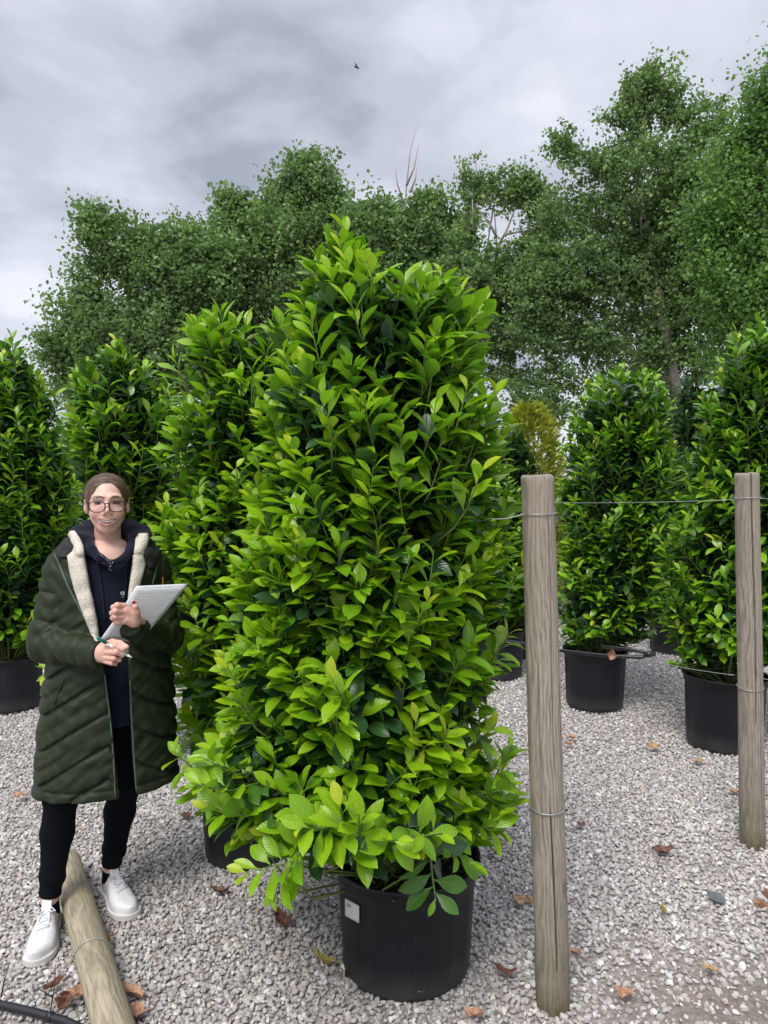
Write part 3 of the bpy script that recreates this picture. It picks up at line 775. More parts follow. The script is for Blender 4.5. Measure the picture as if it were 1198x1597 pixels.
build_shrub('potted_laurel', 'tall laurel behind the right-hand timber post, taller than its neighbour', float(cE[1]),
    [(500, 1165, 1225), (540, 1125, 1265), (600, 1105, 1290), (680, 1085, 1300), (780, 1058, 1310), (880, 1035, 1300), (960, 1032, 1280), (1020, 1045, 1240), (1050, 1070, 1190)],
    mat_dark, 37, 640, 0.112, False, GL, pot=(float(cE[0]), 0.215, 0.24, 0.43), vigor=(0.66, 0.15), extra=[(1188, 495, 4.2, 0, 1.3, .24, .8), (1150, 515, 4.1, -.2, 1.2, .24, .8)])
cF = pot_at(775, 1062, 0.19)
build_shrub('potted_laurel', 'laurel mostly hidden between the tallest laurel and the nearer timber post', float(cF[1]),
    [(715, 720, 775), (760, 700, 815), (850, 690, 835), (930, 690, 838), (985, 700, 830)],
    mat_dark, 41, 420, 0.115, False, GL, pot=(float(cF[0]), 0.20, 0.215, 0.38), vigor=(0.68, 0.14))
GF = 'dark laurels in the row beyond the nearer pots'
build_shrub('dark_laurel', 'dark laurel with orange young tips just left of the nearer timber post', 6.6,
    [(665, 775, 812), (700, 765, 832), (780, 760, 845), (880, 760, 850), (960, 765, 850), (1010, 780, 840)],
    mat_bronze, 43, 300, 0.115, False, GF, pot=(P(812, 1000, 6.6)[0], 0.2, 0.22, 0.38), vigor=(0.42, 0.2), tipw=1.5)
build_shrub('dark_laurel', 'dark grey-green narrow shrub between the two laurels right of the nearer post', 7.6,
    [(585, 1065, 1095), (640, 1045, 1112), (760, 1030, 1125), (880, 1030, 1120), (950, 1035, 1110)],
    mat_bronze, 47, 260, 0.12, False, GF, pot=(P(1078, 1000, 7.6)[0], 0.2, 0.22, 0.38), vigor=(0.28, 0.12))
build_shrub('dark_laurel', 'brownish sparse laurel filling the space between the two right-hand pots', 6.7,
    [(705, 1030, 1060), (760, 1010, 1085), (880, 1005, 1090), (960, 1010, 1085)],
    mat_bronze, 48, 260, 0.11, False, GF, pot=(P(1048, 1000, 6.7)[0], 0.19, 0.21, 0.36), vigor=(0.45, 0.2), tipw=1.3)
build_shrub('bright_shrub', 'small leaved bright green bush glimpsed beyond the woman, between two laurels', 7.5,
    [(640, 95, 170), (690, 60, 200), (780, 50, 220), (900, 50, 220), (980, 60, 200)],
    mat_main, 53, 520, 0.062, False, 'bushes far back in the yard', pot=(P(135, 1000, 7.5)[0], 0.2, 0.22, 0.38), vigor=(0.72, 0.12), nparts=120)
# distant row closing the view
far = [(-90, 9.5, 660), (40, 10.2, 680), (300, 9.5, 690), (470, 9.0, 700), (640, 9.6, 700), (770, 10.5, 690), (905, 9.5, 690), (1010, 10.5, 650), (1150, 9.3, 690), (1280, 9.8, 670)]
fl = ['dark bushy laurel far back at the left frame edge', 'dim laurel beyond the leftmost potted laurel', 'shaded laurel far back behind the woman and the bright laurel', 'distant laurel hidden behind the second laurel',
      'distant laurel hidden behind the tallest laurel', 'distant dark laurel left of the nearer timber post', 'distant laurel just right of the nearer timber post', 'distant olive laurel seen between the two right-hand laurels',
      'distant laurel beyond the right-hand timber post', 'distant dark laurel beyond the right frame edge']
for k, (px, dd, top) in enumerate(far):
    build_shrub('dark_laurel', fl[k], dd, [(top, px - 20, px + 20), (top + 50, px - 62, px + 62), (top + 150, px - 75, px + 75), (900, px - 75, px + 75), (950, px - 50, px + 50)],
        mat_dark if k % 2 else mat_bronze, 60 + k, 170, 0.13, False, GF, pot=(P(px, 900, dd)[0], 0.2, 0.22, 0.38), vigor=(0.50, 0.16), nparts=60, stems=2)

# golden conifer
def conifer():
    rng = np.random.default_rng(4)
    d = 8.2; root = empty('golden_conifer', (P(826, 735, d)[0], d, 0), 'feathery golden yellow conifer showing above the nearer timber post', 'conifer', None)
    z, cx, r = prof([(634, 812, 836), (655, 790, 862), (700, 776, 878), (760, 774, 884), (850, 770, 885), (940, 780, 875)], d)
    n = 9000
    hz = rng.uniform(z.min(), z.max(), n); rr = np.interp(hz, z, r); az = rng.uniform(0, 6.28, n); q = rng.uniform(.55, 1.05, n) * (0.82 + 0.26 * np.sin(az * 4 + hz * 9) * np.sin(hz * 23 + az))
    pos = np.stack([np.interp(hz, z, cx) + np.cos(az) * rr * q, d + np.sin(az) * rr * q, hz], 1)
    ld = norm(np.stack([np.cos(az), np.sin(az), np.full(n, 0.9)], 1) + rng.normal(0, .35, (n, 3)))
    sd = norm(np.cross(ld, rng.normal(size=(n, 3))))
    nn = np.cross(sd, ld)
    L = rng.uniform(0.05, 0.12, n)
    V = np.stack([pos - sd * 0.004, pos + ld * (L * .5)[:, None] - sd * .011 + nn * .006, pos + ld * L[:, None], pos + ld * (L * .5)[:, None] + sd * .011 + nn * .006], 1)
    age = np.clip(rng.normal(.6, .22, n), 0, 1)
    M_ = leafmat('golden_needles', [(0, (0.06, 0.10, 0.012)), (0.5, (0.26, 0.31, 0.035)), (1, (0.52, 0.50, 0.07))], 0.3)
    fo = obj('foliage', mesh_from('foliage', V.reshape(-1, 3), np.arange(n * 4).reshape(-1, 4), False, attrs={'age': np.repeat(age, 4)}), M_.m, root); fo['kind'] = 'stuff'
    pts = [(cx[0], d, 0.0), (cx[-1], d, z.max() * .6), (cx[-1], d, z.max() - .03)]
    v, f = tube(pts, [.03, .018, .004], 7); obj('trunk', mesh_from('trunk', v, f), stem_mat, root)
    build_pot(root, float(P(830, 735, d)[0]), d, .17, .2, .34)
conifer()

# sticker on the big pot, with faint print
def pot_patch(px0, py0, px1, py1, lift, skew):
    """curved sheet lying on the pot wall between two measured corners"""
    V = []; nx_, ny_ = 8, 6
    for j in range(ny_ + 1):
        for i in range(nx_ + 1):
            u, v = i / nx_, j / ny_
            px = px0 + (px1 - px0) * u; py = py0 + (py1 - py0) * v + skew * u
            o_ = np.array((0, 0, CAM_H)); dr = ray(px, py)
            # intersect with the tapering wall
            best = None
            for s in np.linspace(1.6, 2.6, 900):
                p = o_ + dr * s; rw = 0.213 + (0.240 * .955 - 0.213) * (p[2] / 0.3225)
                if np.hypot(p[0] - MAINX, p[1] - MAIND) < rw + lift: best = p; break
            if best is None: best = p
            V.append(best)
    F = [(j * (nx_ + 1) + i, j * (nx_ + 1) + i + 1, (j + 1) * (nx_ + 1) + i + 1, (j + 1) * (nx_ + 1) + i) for j in range(ny_) for i in range(nx_)]
    return V, F
M = Mat('paper_label'); b = M.bsdf(Roughness=0.55)
tcn = M.n('ShaderNodeTexCoord')
M.l(M.ramp(M.noise(60, 3), [(0.3, (0.62, 0.62, 0.60)), (0.7, (0.76, 0.76, 0.74))]), b.inputs['Base Color'])
label_mat = M.m
V, F = pot_patch(538, 1401, 560, 1428, 0.004, 12)
lb = obj('sticker', mesh_from('sticker', V, F), label_mat, main); lb['label'] = 'white torn paper sticker'
md = lb.modifiers.new('s', 'SOLIDIFY'); md.thickness = 0.001; md.offset = 1
V, F = pot_patch(541, 1409, 547, 1413, 0.0058, 3)
ink = simple('faded_print', (0.33, 0.33, 0.32), 0.6)
o = obj('print', mesh_from('print', V, F), ink, lb)
# ------------------------------------------------------------------ timber posts
def wood(name, grey, warm, moss, pale=False):
    M = Mat(name); b = M.bsdf(Roughness=0.85)
    tcn = M.n('ShaderNodeTexCoord')
    # growth rings distorted around knots: bands along the length
    sep_ = M.n('ShaderNodeSeparateXYZ'); M.l(tcn.outputs['Object'], sep_.inputs[0])
    big = M.noise(3.2, 3, 0.55, 0.6, tcn.outputs['Object'], (3.0, 3.0, 0.8))
    rings = M.math('SINE', M.math('MULTIPLY', M.math('ADD', M.math('ADD', sep_.outputs[0], M.math('MULTIPLY', sep_.outputs[1], 0.35)), M.math('MULTIPLY', big, 0.055)), 560.0))
    fine = M.noise(40, 4, 0.65, 0.2, tcn.outputs['Object'], (6, 6, 0.35))
    f = M.math('ADD', M.math('MULTIPLY', rings, 0.10), M.math('MULTIPLY', fine, 0.9))
    lo, hi_ = (tuple(x * 0.50 for x in grey), tuple(min(1, x * 1.22) for x in grey))
    c = M.ramp(f, [(0.26, lo), (0.40, tuple(x * 0.80 for x in grey)), (0.56, tuple(x * 1.05 for x in grey)), (0.72, hi_)])
    bl = M.noise(2.4, 3, 0.6, 0, tcn.outputs['Object'], (1, 1, 0.6))
    c = M.mix(M.ramp(bl, [(0.40, (0, 0, 0)), (0.66, (0.65, 0.65, 0.65))]), c, M.mix(0.6, c, warm))
    # knots
    vo = M.n('ShaderNodeTexVoronoi'); vo.inputs['Scale'].default_value = 3.6; vo.inputs['Randomness'].default_value = 1
    mp = M.n('ShaderNodeMapping'); mp.inputs['Scale'].default_value = (1.6, 1.6, 0.75); M.l(tcn.outputs['Object'], mp.inputs[0]); M.l(mp.outputs[0], vo.inputs['Vector'])
    kn = M.ramp(vo.outputs['Distance'], [(0.06, (1, 1, 1)), (0.11, (0, 0, 0))])
    c = M.mix(M.math('MULTIPLY', kn, 0.65), c, (0.11, 0.085, 0.055))
    # green algae growing up from the foot
    lowz = M.math('SUBTRACT', 1.0, M.math('MULTIPLY', sep_.outputs[2], 1.9), clamp=True)
    al = M.math('MULTIPLY', M.math('POWER', lowz, 1.5), M.ramp(M.noise(5, 4, 0.7), [(0.3, (0.4,) * 3), (0.65, (1,) * 3)]))
    if moss: c = M.mix(M.math('MULTIPLY', al, 1.0, clamp=True), c, M.ramp(fine, [(0.3, (0.028, 0.027, 0.008)), (0.65, (0.125, 0.115, 0.038))]))
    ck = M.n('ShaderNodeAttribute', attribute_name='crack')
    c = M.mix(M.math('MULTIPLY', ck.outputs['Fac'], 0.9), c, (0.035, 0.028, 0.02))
    M.l(c, b.inputs['Base Color'])
    h = M.math('ADD', M.math('MULTIPLY', fine, 1.0), M.math('MULTIPLY', kn, -0.6))
    M.l(M.bump(h, 0.6, 0.004), b.inputs['Normal'])
    return M.m
wood_near = wood('weathered_timber', (0.345, 0.303, 0.25), (0.25, 0.20, 0.14), True)
wood_log = wood('tan_timber', (0.40, 0.345, 0.245), (0.33, 0.30, 0.17), False)
crack_mat = simple('crack_dark_wood', (0.03, 0.024, 0.018), 0.95)  # very dark brown for crack interiors; not assigned to any mesh
wire_mat = simple('galvanised_wire', (0.42, 0.44, 0.43), 0.4, None, 0.15, 30, metal=0.6)
end_mat = simple('sawn_wood_end', (0.36, 0.30, 0.21), 0.9, (60, 0.5, 0.003), 0.25, 60)

def post_mesh(L, r0, r1, seed, crack_az=None, crack_rng=(0.05, 0.9), n=190, nz=110, chamfer=0.006):
    """round pole along +z from 0 to L, slightly irregular, with drying cracks cut into it"""
    rng = np.random.default_rng(seed)
    zz = np.concatenate([[0], np.linspace(0.004, L - chamfer, nz), [L - chamfer * 0.5, L]])
    V = []; CK = []; k1, k2 = rng.uniform(0, 6, 2)
    for z in zz:
        t = z / L; r = r0 + (r1 - r0) * t
        if z > L - chamfer: r *= 1 - 0.11 * ((z - (L - chamfer)) / chamfer) ** 1.6
        for k in range(n):
            a = 2 * math.pi * k / n
            rr = r * (1 + 0.018 * math.sin(2 * a + k1 + z * 1.3) + 0.010 * math.sin(5 * a + z * 3 + k2) + 0.006 * math.sin(9 * a + 7 * z))
            cv = 0.0
            for (ca, c0_, c1_, dp, wd) in (crack_az or []):
                if c0_ < t < c1_:
                    env = min(1, (t - c0_) / 0.06) * min(1, (c1_ - t) / 0.06)
                    da = (a - (ca + 0.07 * math.sin(z * 5 + k1)) + math.pi) % (2 * math.pi) - math.pi
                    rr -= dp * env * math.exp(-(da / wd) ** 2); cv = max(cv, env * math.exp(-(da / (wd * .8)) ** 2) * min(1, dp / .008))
            V.append((rr * math.cos(a), rr * math.sin(a), z + 0.002 * math.sin(3 * a))); CK.append(cv)
    F = []
    for i in range(len(zz) - 1):
        for k in range(n):
            k2_ = (k + 1) % n; F.append((i * n + k, i * n + k2_, (i + 1) * n + k2_, (i + 1) * n + k))
    c = len(V); V.append((0, 0, L + 0.001))
    for k in range(n): F.append(((len(zz) - 1) * n + k, (len(zz) - 1) * n + (k + 1) % n, c))
    c = len(V); V.append((0, 0, 0))
    for k in range(n): F.append((k, c, (k + 1) % n))
    CK += [0.0] * (len(V) - len(CK)); return mesh_from('post', V, F, attrs={'crack': CK})
def frame(p0, p1):
    zax = norm(np.array(p1) - np.array(p0)); xax = norm(np.cross(np.array((0, 1.0, 0)), zax)); yax = np.cross(zax, xax)
    m = Matrix.Identity(4)
    for i in range(3): m[i][0], m[i][1], m[i][2], m[i][3] = xax[i], yax[i], zax[i], p0[i]
    return m
def ring(r, n=40, wr=0.0016, phase=0, tilt=0.0, overlap=0.25, tail=None):
    pts = []
    for k in range(n + 1):
        a = phase + (2 * math.pi + overlap) * k / n
        pts.append((r * math.cos(a), r * math.sin(a), tilt * math.sin(a) + 0.004 * (k / n if k > n * 0.85 else 0)))
    if tail: pts += [tuple(np.array(pts[-1]) + np.array(t)) for t in tail]
    return tube(pts, wr, 6)
def place_post(name, label, foot_px, foot_py, top_px, r0, r1, top_py, seed, mat, cracks, rings, group):
    g0 = G(foot_px, foot_py); dr = norm(g0[:2]); c = g0[:2] + dr * r0
    base = np.array((c[0], c[1], -0.03)); tp = P(top_px, top_py, c[1]); tp = np.array((tp[0], c[1], tp[2]))
    L = float(np.linalg.norm(tp - base)); m = frame(base, tp)
    root = empty(name, tuple(base), label, 'post', group); root.rotation_euler = m.to_euler()
    o = obj('timber', post_mesh(L, r0, r1, seed, cracks), mat); o.parent = root
    for zz_, ph, t_ in rings:
        w = bpy.data.objects.new('wire_loop', mesh_from('wire_loop', *ring(r0 + (r1 - r0) * zz_ / L + 0.004, phase=ph, tilt=t_, tail=[(0.006, -.004, .004), (0.004, -.01, .002), (-.006, -.012, .0)])))
        w.data.materials.append(wire_mat); C.objects.link(w); w.parent = root; w.location = (0, 0, zz_)
    return base, tp, L, m
GP = 'upright round timber fence posts'
front = -math.pi / 2
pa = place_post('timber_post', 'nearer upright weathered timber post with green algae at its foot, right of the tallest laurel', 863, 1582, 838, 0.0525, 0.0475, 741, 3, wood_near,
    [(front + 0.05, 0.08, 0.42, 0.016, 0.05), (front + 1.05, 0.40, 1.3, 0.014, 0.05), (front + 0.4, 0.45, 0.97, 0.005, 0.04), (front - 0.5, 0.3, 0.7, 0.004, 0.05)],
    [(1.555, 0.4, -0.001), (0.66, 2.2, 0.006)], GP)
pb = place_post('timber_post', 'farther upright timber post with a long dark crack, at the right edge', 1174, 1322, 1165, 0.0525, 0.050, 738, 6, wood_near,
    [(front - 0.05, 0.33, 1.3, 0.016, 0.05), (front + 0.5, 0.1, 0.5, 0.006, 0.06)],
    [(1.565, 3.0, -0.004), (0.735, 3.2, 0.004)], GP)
# fence wires
def wire(label, pts, r=0.0013, name='fence_wire', cat='wire'):
    P_ = []
    for i in range(len(pts) - 1):
        a, b2 = np.array(pts[i]), np.array(pts[i + 1])
        for k in range(12):
            t = k / 12; s = 4 * t * (1 - t)
            P_.append(a + (b2 - a) * t - np.array((0, 0, 0.006 * s)))
    P_.append(np.array(pts[-1]))
    o = obj(name, mesh_from(name, *tube(P_, r, 6)), wire_mat); return put(o, label, cat, 'fence wires')
yB = pb[0][1]
upR = P(1146, 779, yB); loR = P(1146, 1053, yB - .02)
wire('upper galvanised wire strung from the farther post toward the left behind the nearer post', [upR, P(870, 784, 3.75), P(760, 778, 4.0), P(690, 774, 4.2)])
wire('lower galvanised wire sagging from the farther post to the black pipe', [loR, P(1012, 1030, 3.48), P(870, 1012, 3.75), P(780, 999, 3.95), P(690, 985, 4.2)])
wire('short wire running left from the loop near the top of the nearer post', [P(818, 801, pa[0][1] - .03), P(766, 809, 2.2), P(700, 815, 2.45)])
wire('upper wire leaving the farther post past the right frame edge', [P(1184, 777, yB), P(1260, 775, yB)])
wire('lower wire leaving the farther post past the right frame edge', [P(1188, 1058, yB), P(1260, 1064, yB)])
# black pipe hung on the lower wire with a folded end
pipe_mat = simple('black_pipe', (0.016, 0.017, 0.020), 0.35, (40, 0.15, 0.002), 0.3, 20)
root = empty('irrigation_pipe', tuple(P(900, 1012, 3.7) * np.array((1, 1, 0)) + np.array((0, 0, P(900, 1014, 3.7)[2]))), 'black irrigation pipe tied along the lower wire beyond the nearer post', 'pipe')
v, f = tube([P(760, 996, 3.98), P(800, 1001, 3.92), P(870, 1014, 3.72), P(940, 1022, 3.6), P(1000, 1025, 3.5), P(1014, 1021, 3.5)], 0.0085, 10); obj('pipe', mesh_from('pipe', v, f), pipe_mat, root)
v, f = tube([P(1012, 1021, 3.5), P(1000, 1016, 3.52), P(975, 1012, 3.56), P(940, 1008, 3.66)], 0.0085, 10); obj('folded_end', mesh_from('folded_end', v, f), pipe_mat, root)
v, f = tube([P(1006, 1022, 3.49), P(1012, 1020, 3.49), P(1022, 1019, 3.49)], [0.013, 0.017, 0.013], 6); obj('end_cap', mesh_from('end_cap', v, f), pipe_mat, root)
for x_, y_, d_ in ((900, 1017, 3.66), (840, 1008, 3.79)):
    v, f = tube([P(x_ - 1, y_, d_), P(x_ + 1, y_, d_)], 0.0105, 10); obj('clip', mesh_from('clip', v, f), pipe_mat, root)

# fallen post lying on the gravel
e0 = G(104, 1345, 0.055); e1 = G(188, 1640, 0.055)
m = frame(e0, e1); L = float(np.linalg.norm(e1 - e0))
root = empty('fallen_post', tuple(e0), 'tan timber post lying on the gravel between the woman\'s feet', 'post'); root.rotation_euler = m.to_euler()
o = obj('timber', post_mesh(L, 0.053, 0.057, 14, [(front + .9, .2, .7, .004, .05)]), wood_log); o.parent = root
w = bpy.data.objects.new('wire_loop', mesh_from('wire_loop', *ring(0.0585, wr=0.0017, phase=1.0, tilt=0.012))); w.data.materials.append(wire_mat); C.objects.link(w); w.parent = root
pz = np.linalg.norm(G(150, 1490, 0.055) - e0); w.location = (0, 0, float(pz))

# hose at the lower left
root = empty('hose', tuple(G(50, 1580)), 'glossy black hose crossing the gravel at the lower left corner', 'hose')
pts = [G(-60, 1545, .015), G(0, 1567, .018), G(50, 1578, .02), G(100, 1592, .018), G(170, 1625, .014)]
P_ = []
for i in range(len(pts) - 1):
    for k in range(6): P_.append(pts[i] + (pts[i + 1] - pts[i]) * k / 6)
v, f = tube(P_, 0.0125, 14); obj('hose', mesh_from('hose', v, f), pipe_mat, root)
j = G(77, 1585, .02); j2 = G(82, 1587, .02)
v, f = tube([j - (j2 - j) * .3, j2], 0.0142, 14); obj('joint', mesh_from('joint', v, f), pipe_mat, root)

# ------------------------------------------------------------------ fallen leaves, twigs, dark stone, bird
def dleaf_mesh(seed, L, W, curl, roll):
    rng = np.random.default_rng(seed); V = []; nr_, nc_ = 8, 6
    for i in range(nr_ + 1):
        t = i / nr_; w = W * (math.sin(math.pi * min(max(t, .02), .99) ** .9) ** .75) * (1 + .30 * rng.uniform(-1, 1))
        for j in range(nc_ + 1):
            s = -1 + 2 * j / nc_
            V.append((s * w * math.cos(roll * s * .6), (t - .5) * L, abs(s) ** 1.6 * w * roll + curl * L * (2 * t - 1) ** 2 + .05 * L * math.sin(9 * s * t + seed * 2) + .04 * L * rng.uniform(-1, 1) + .04 * L * math.sin(4 * t + 3 * s + seed)))
    F = [(i * (nc_ + 1) + j, i * (nc_ + 1) + j + 1, (i + 1) * (nc_ + 1) + j + 1, (i + 1) * (nc_ + 1) + j) for i in range(nr_) for j in range(nc_)]
    me = mesh_from('dead_leaf', V, F, smooth=False); return me
def dmat(n, a, b2):
    M = Mat(n); b = M.bsdf(Roughness=0.6)
    M.l(M.ramp(M.noise(55, 4, .65), [(0.35, a), (0.62, b2)]), b.inputs['Base Color']); M.l(M.bump(M.noise(120, 3), .4, .001), b.inputs['Normal']); return M.m
D_OR = dmat('orange_dead_leaf', (0.30, 0.14, 0.08), (0.50, 0.29, 0.18)); D_BR = dmat('brown_dead_leaf', (0.07, 0.026, 0.018), (0.20, 0.085, 0.055)); D_YE = dmat('yellowing_leaf', (0.20, 0.17, 0.03), (0.42, 0.35, 0.09))
D_TAN = dmat('tan_dead_leaf', (0.30, 0.17, 0.08), (0.50, 0.33, 0.18))
leaves = [
 (438, 1448, D_BR, .105, .034, 40, .75, 'dark red-brown curled leaf on the gravel left of the big pot'),
 (345, 1398, D_BR, .10, .024, 60, .5, 'flat dark brown leaf below the pot of the second laurel'),
 (507, 1508, D_YE, .10, .022, 70, .3, 'yellow-green spotted leaf left of the base of the big pot'),
 (546, 1530, D_BR, .06, .016, -30, .5, 'small brown leaf tucked against the left foot of the big pot'),
 (658, 1562, D_TAN, .04, .018, 10, .8, 'small curled tan leaf at the front foot of the big pot'),
 (737, 1592, D_OR, .075, .024, 65, .5, 'orange leaf at the bottom edge, right of the big pot'),
 (808, 1413, D_TAN, .065, .022, 20, .7, 'pale orange leaf, left one of a pair left of the nearer post'),
 (825, 1412, D_TAN, .060, .020, 70, .5, 'pale orange leaf, right one of a pair touching the nearer post'),
 (894, 1496, D_OR, .055, .024, 15, .6, 'orange leaf just right of the foot of the nearer post'),
 (975, 1560, D_OR, .07, .026, -40, .5, 'orange leaf on worn gravel near the bottom right'),
 (1033, 1335, D_BR, .10, .024, 85, .6, 'dark red leaf lying alone in mid gravel between the posts'),
 (1031, 1432, D_YE, .07, .018, -15, .9, 'upright yellowish leaf on the gravel between the posts'),
 (889, 1155, D_OR, .075, .034, 60, .5, 'orange leaf on gravel close to the nearer post, in front of the middle pot'),
 (888, 1165, D_OR, .07, .026, 80, .4, 'orange leaf just in front of another, below the middle pot'),
 (910, 1106, D_BR, .09, .03, 20, .8, 'brown leaf at the foot of the middle pot'),
 (1018, 1170, D_TAN, .09, .026, 80, .4, 'pale rust leaf left of the right-hand pot'),
 (1088, 1193, D_TAN, .07, .026, 60, .4, 'small pale rust leaf below the right-hand pot'),
 (1146, 1242, D_OR, .07, .028, 70, .5, 'orange leaf left of the farther post'),
 (1196, 1412, D_OR, .08, .03, 5, .7, 'upright orange leaf at the right frame edge'),
 (1184, 1425, D_OR, .06, .024, 60, .5, 'orange leaf beside the upright one at the right frame edge'),
 (787, 1525, D_BR, .08, .02, 85, .4, 'dark brown leaf between the big pot and the nearer post'),
 (1108, 1520, D_TAN, .06, .02, 30, .3, 'pale pinkish leaf on the worn gravel at the lower right'),
 (905, 1293, D_BR, .04, .014, 60, .4, 'tiny dark leaf right of the nearer post'),
 (124, 1562, D_OR, .09, .034, 110, .6, 'orange leaf against the left side of the fallen post'),
 (205, 1556, D_OR, .11, .028, 60, .6, 'long torn orange leaf right of the fallen post'),
 (212, 1590, D_OR, .08, .034, 20, .6, 'orange leaf right of the fallen post at the bottom edge'),
 (165, 1478, D_OR, .06, .026, 15, .5, 'orange leaf beside the wire loop of the fallen post'),
 (100, 1573, D_BR, .075, .024, 0, .7, 'red-brown crumpled leaf next to the hose, left of the fallen post'),
 (85, 1545, D_BR, .07, .016, 130, .6, 'brown leaf lying under the thin twig at the lower left'),
 (30, 1247, D_OR, .07, .024, 70, .4, 'orange leaf on the gravel left of the woman'),
 (292, 1280, D_BR, .07, .028, 0, .6, 'brown leaf left of the second laurel pot'),
]
for i, (px, py, mt, L_, W_, rz, rl, lab) in enumerate(leaves):
    g = G(px, py); o = bpy.data.objects.new('fallen_leaf', dleaf_mesh(i, L_ * .9, W_ * 1.0, .10 + .08 * (i % 3), rl * .8)); o.data.materials.append(mt); C.objects.link(o)
    rr = random.Random(i)
    o.location = (g[0], g[1], 0.020 + (0.012 if 'upright' in lab or 'curled' in lab else 0)); o.rotation_euler = (R(rr.uniform(-18, 14)), R(rr.uniform(-18, 18) + (55 if 'upright' in lab else 0)), R(rz))
    put(o, lab, 'leaf', 'dead leaves on the gravel')
# leaf caught on the pipe
o = bpy.data.objects.new('caught_leaf', dleaf_mesh(77, .055, .026, .2, .9)); o.data.materials.append(dmat('pink_brown_leaf', (.22, .11, .08), (.40, .22, .16))); C.objects.link(o)
o.location = tuple(P(952, 1021, 3.56)); o.rotation_euler = (R(70), R(20), 0); put(o, 'curled pinkish brown leaf caught on the black pipe', 'leaf')
def twig(label, lines, r=0.0022):
    g_ = Geo()
    for ln in lines:
        n = len(ln); g_.add(*tube([np.array(p) for p in ln], list(np.linspace(r, r * .45, n)), 6))
    o = obj('twig', g_.mesh('twig'), stem_dark); return put(o, label, 'twig', 'dead twigs on the gravel')
stem_dark = simple('dead_twig', (0.035, 0.022, 0.02), 0.8, None, .3, 30)
def up(px, py, dz, dx=0, dy=0):
    g = G(px, py); return (g[0] + dx, g[1] + dy, g[2] + dz)
twig('thin bare twig standing up beside the hose near the fallen post', [[up(79, 1580, .01), up(79, 1580, .05, .008), up(79, 1580, .10, .016), up(79, 1580, .155, .018)], [up(79, 1580, .05, .008), up(79, 1580, .075, -.03), up(79, 1580, .07, -.055)]])
twig('short bare twig leaning at the far lower left corner', [[up(2, 1560, .01), up(2, 1560, .06, .01), up(2, 1560, .12, .03)]])
twig('bare branched twig under the right side of the tallest laurel', [[G(760, 1340) + (0, 0, .02), G(790, 1338) + (0, 0, .03), G(816, 1350) + (0, 0, .02)], [G(770, 1338) + (0, 0, .02), G(795, 1325) + (0, 0, .05), G(806, 1310) + (0, 0, .10)], [G(765, 1342) + (0, 0, .02), G(790, 1355) + (0, 0, .02), G(800, 1360) + (0, 0, .015)]])
bm = bmesh.new(); bmesh.ops.create_icosphere(bm, subdivisions=2, radius=.5)
rg = np.random.default_rng(5)
for v in bm.verts:
    p = np.array(v.co)
    for _ in range(1): pass
    for pl in ((.8, .5, .2), (-.7, .4, .3), (0.1, -.9, .3), (0, .1, 1), (-.5, -.6, .1)):
        pl = np.array(pl) / np.linalg.norm(pl); d_ = p @ pl
        if d_ > .3: p = p - pl * (d_ - .3)
    v.co = Vector((p[0] * .055, p[1] * .085, p[2] * .035))
me = bpy.data.meshes.new('slate_stone'); bm.to_mesh(me); bm.free()
o = obj('slate_stone', me, simple('dark_slate', (0.14, 0.15, 0.16), .8, (90, .4, .002), .2, 40)); g = G(1118, 1406); o.location = (g[0], g[1], .02); o.rotation_euler = (0, .1, .5)
put(o, 'dark blue-grey angular stone larger than the gravel around it', 'stone')
# bird
d_ = 60; bc = P(556, 105, d_)
bm_mat = simple('dark_feathers', (0.03, 0.03, 0.032), .8)
root = empty('bird', tuple(bc), 'small dark bird gliding high in the cloudy sky', 'bird')
g_ = Geo(); g_.add(*tube([bc + np.array((.22, 0, -.10)), bc + np.array((.14, 0, -.06)), bc, bc + np.array((-.12, 0, .05)), bc + np.array((-.17, 0, .06))], [.015, .05, .075, .05, .02], 8))
obj('body', g_.mesh('body'), bm_mat, root)
for s, e1_, e2_ in ((-1, (-.05, -.2, .10), (-.22, -.30, .20)), (1, (.05, .2, .12), (.28, .30, .02))):
    a = bc + np.array((-.04, 0, .02)); b2 = bc + np.array(e1_); c2 = bc + np.array(e2_)
    V = [a, a + (.12, 0, 0), b2 + (.10, 0, 0), b2 - (.03, 0, 0), c2, a + (.04, 0, .03), b2 + (0.03, 0, .02)]
    F = [(0, 1, 2, 3), (3, 2, 4), (0, 3, 6, 5), (1, 5, 6, 2), (3, 4, 6), (6, 4, 2), (0, 5, 1)]
    obj('wing', mesh_from('wing', V, F, False), bm_mat, root)
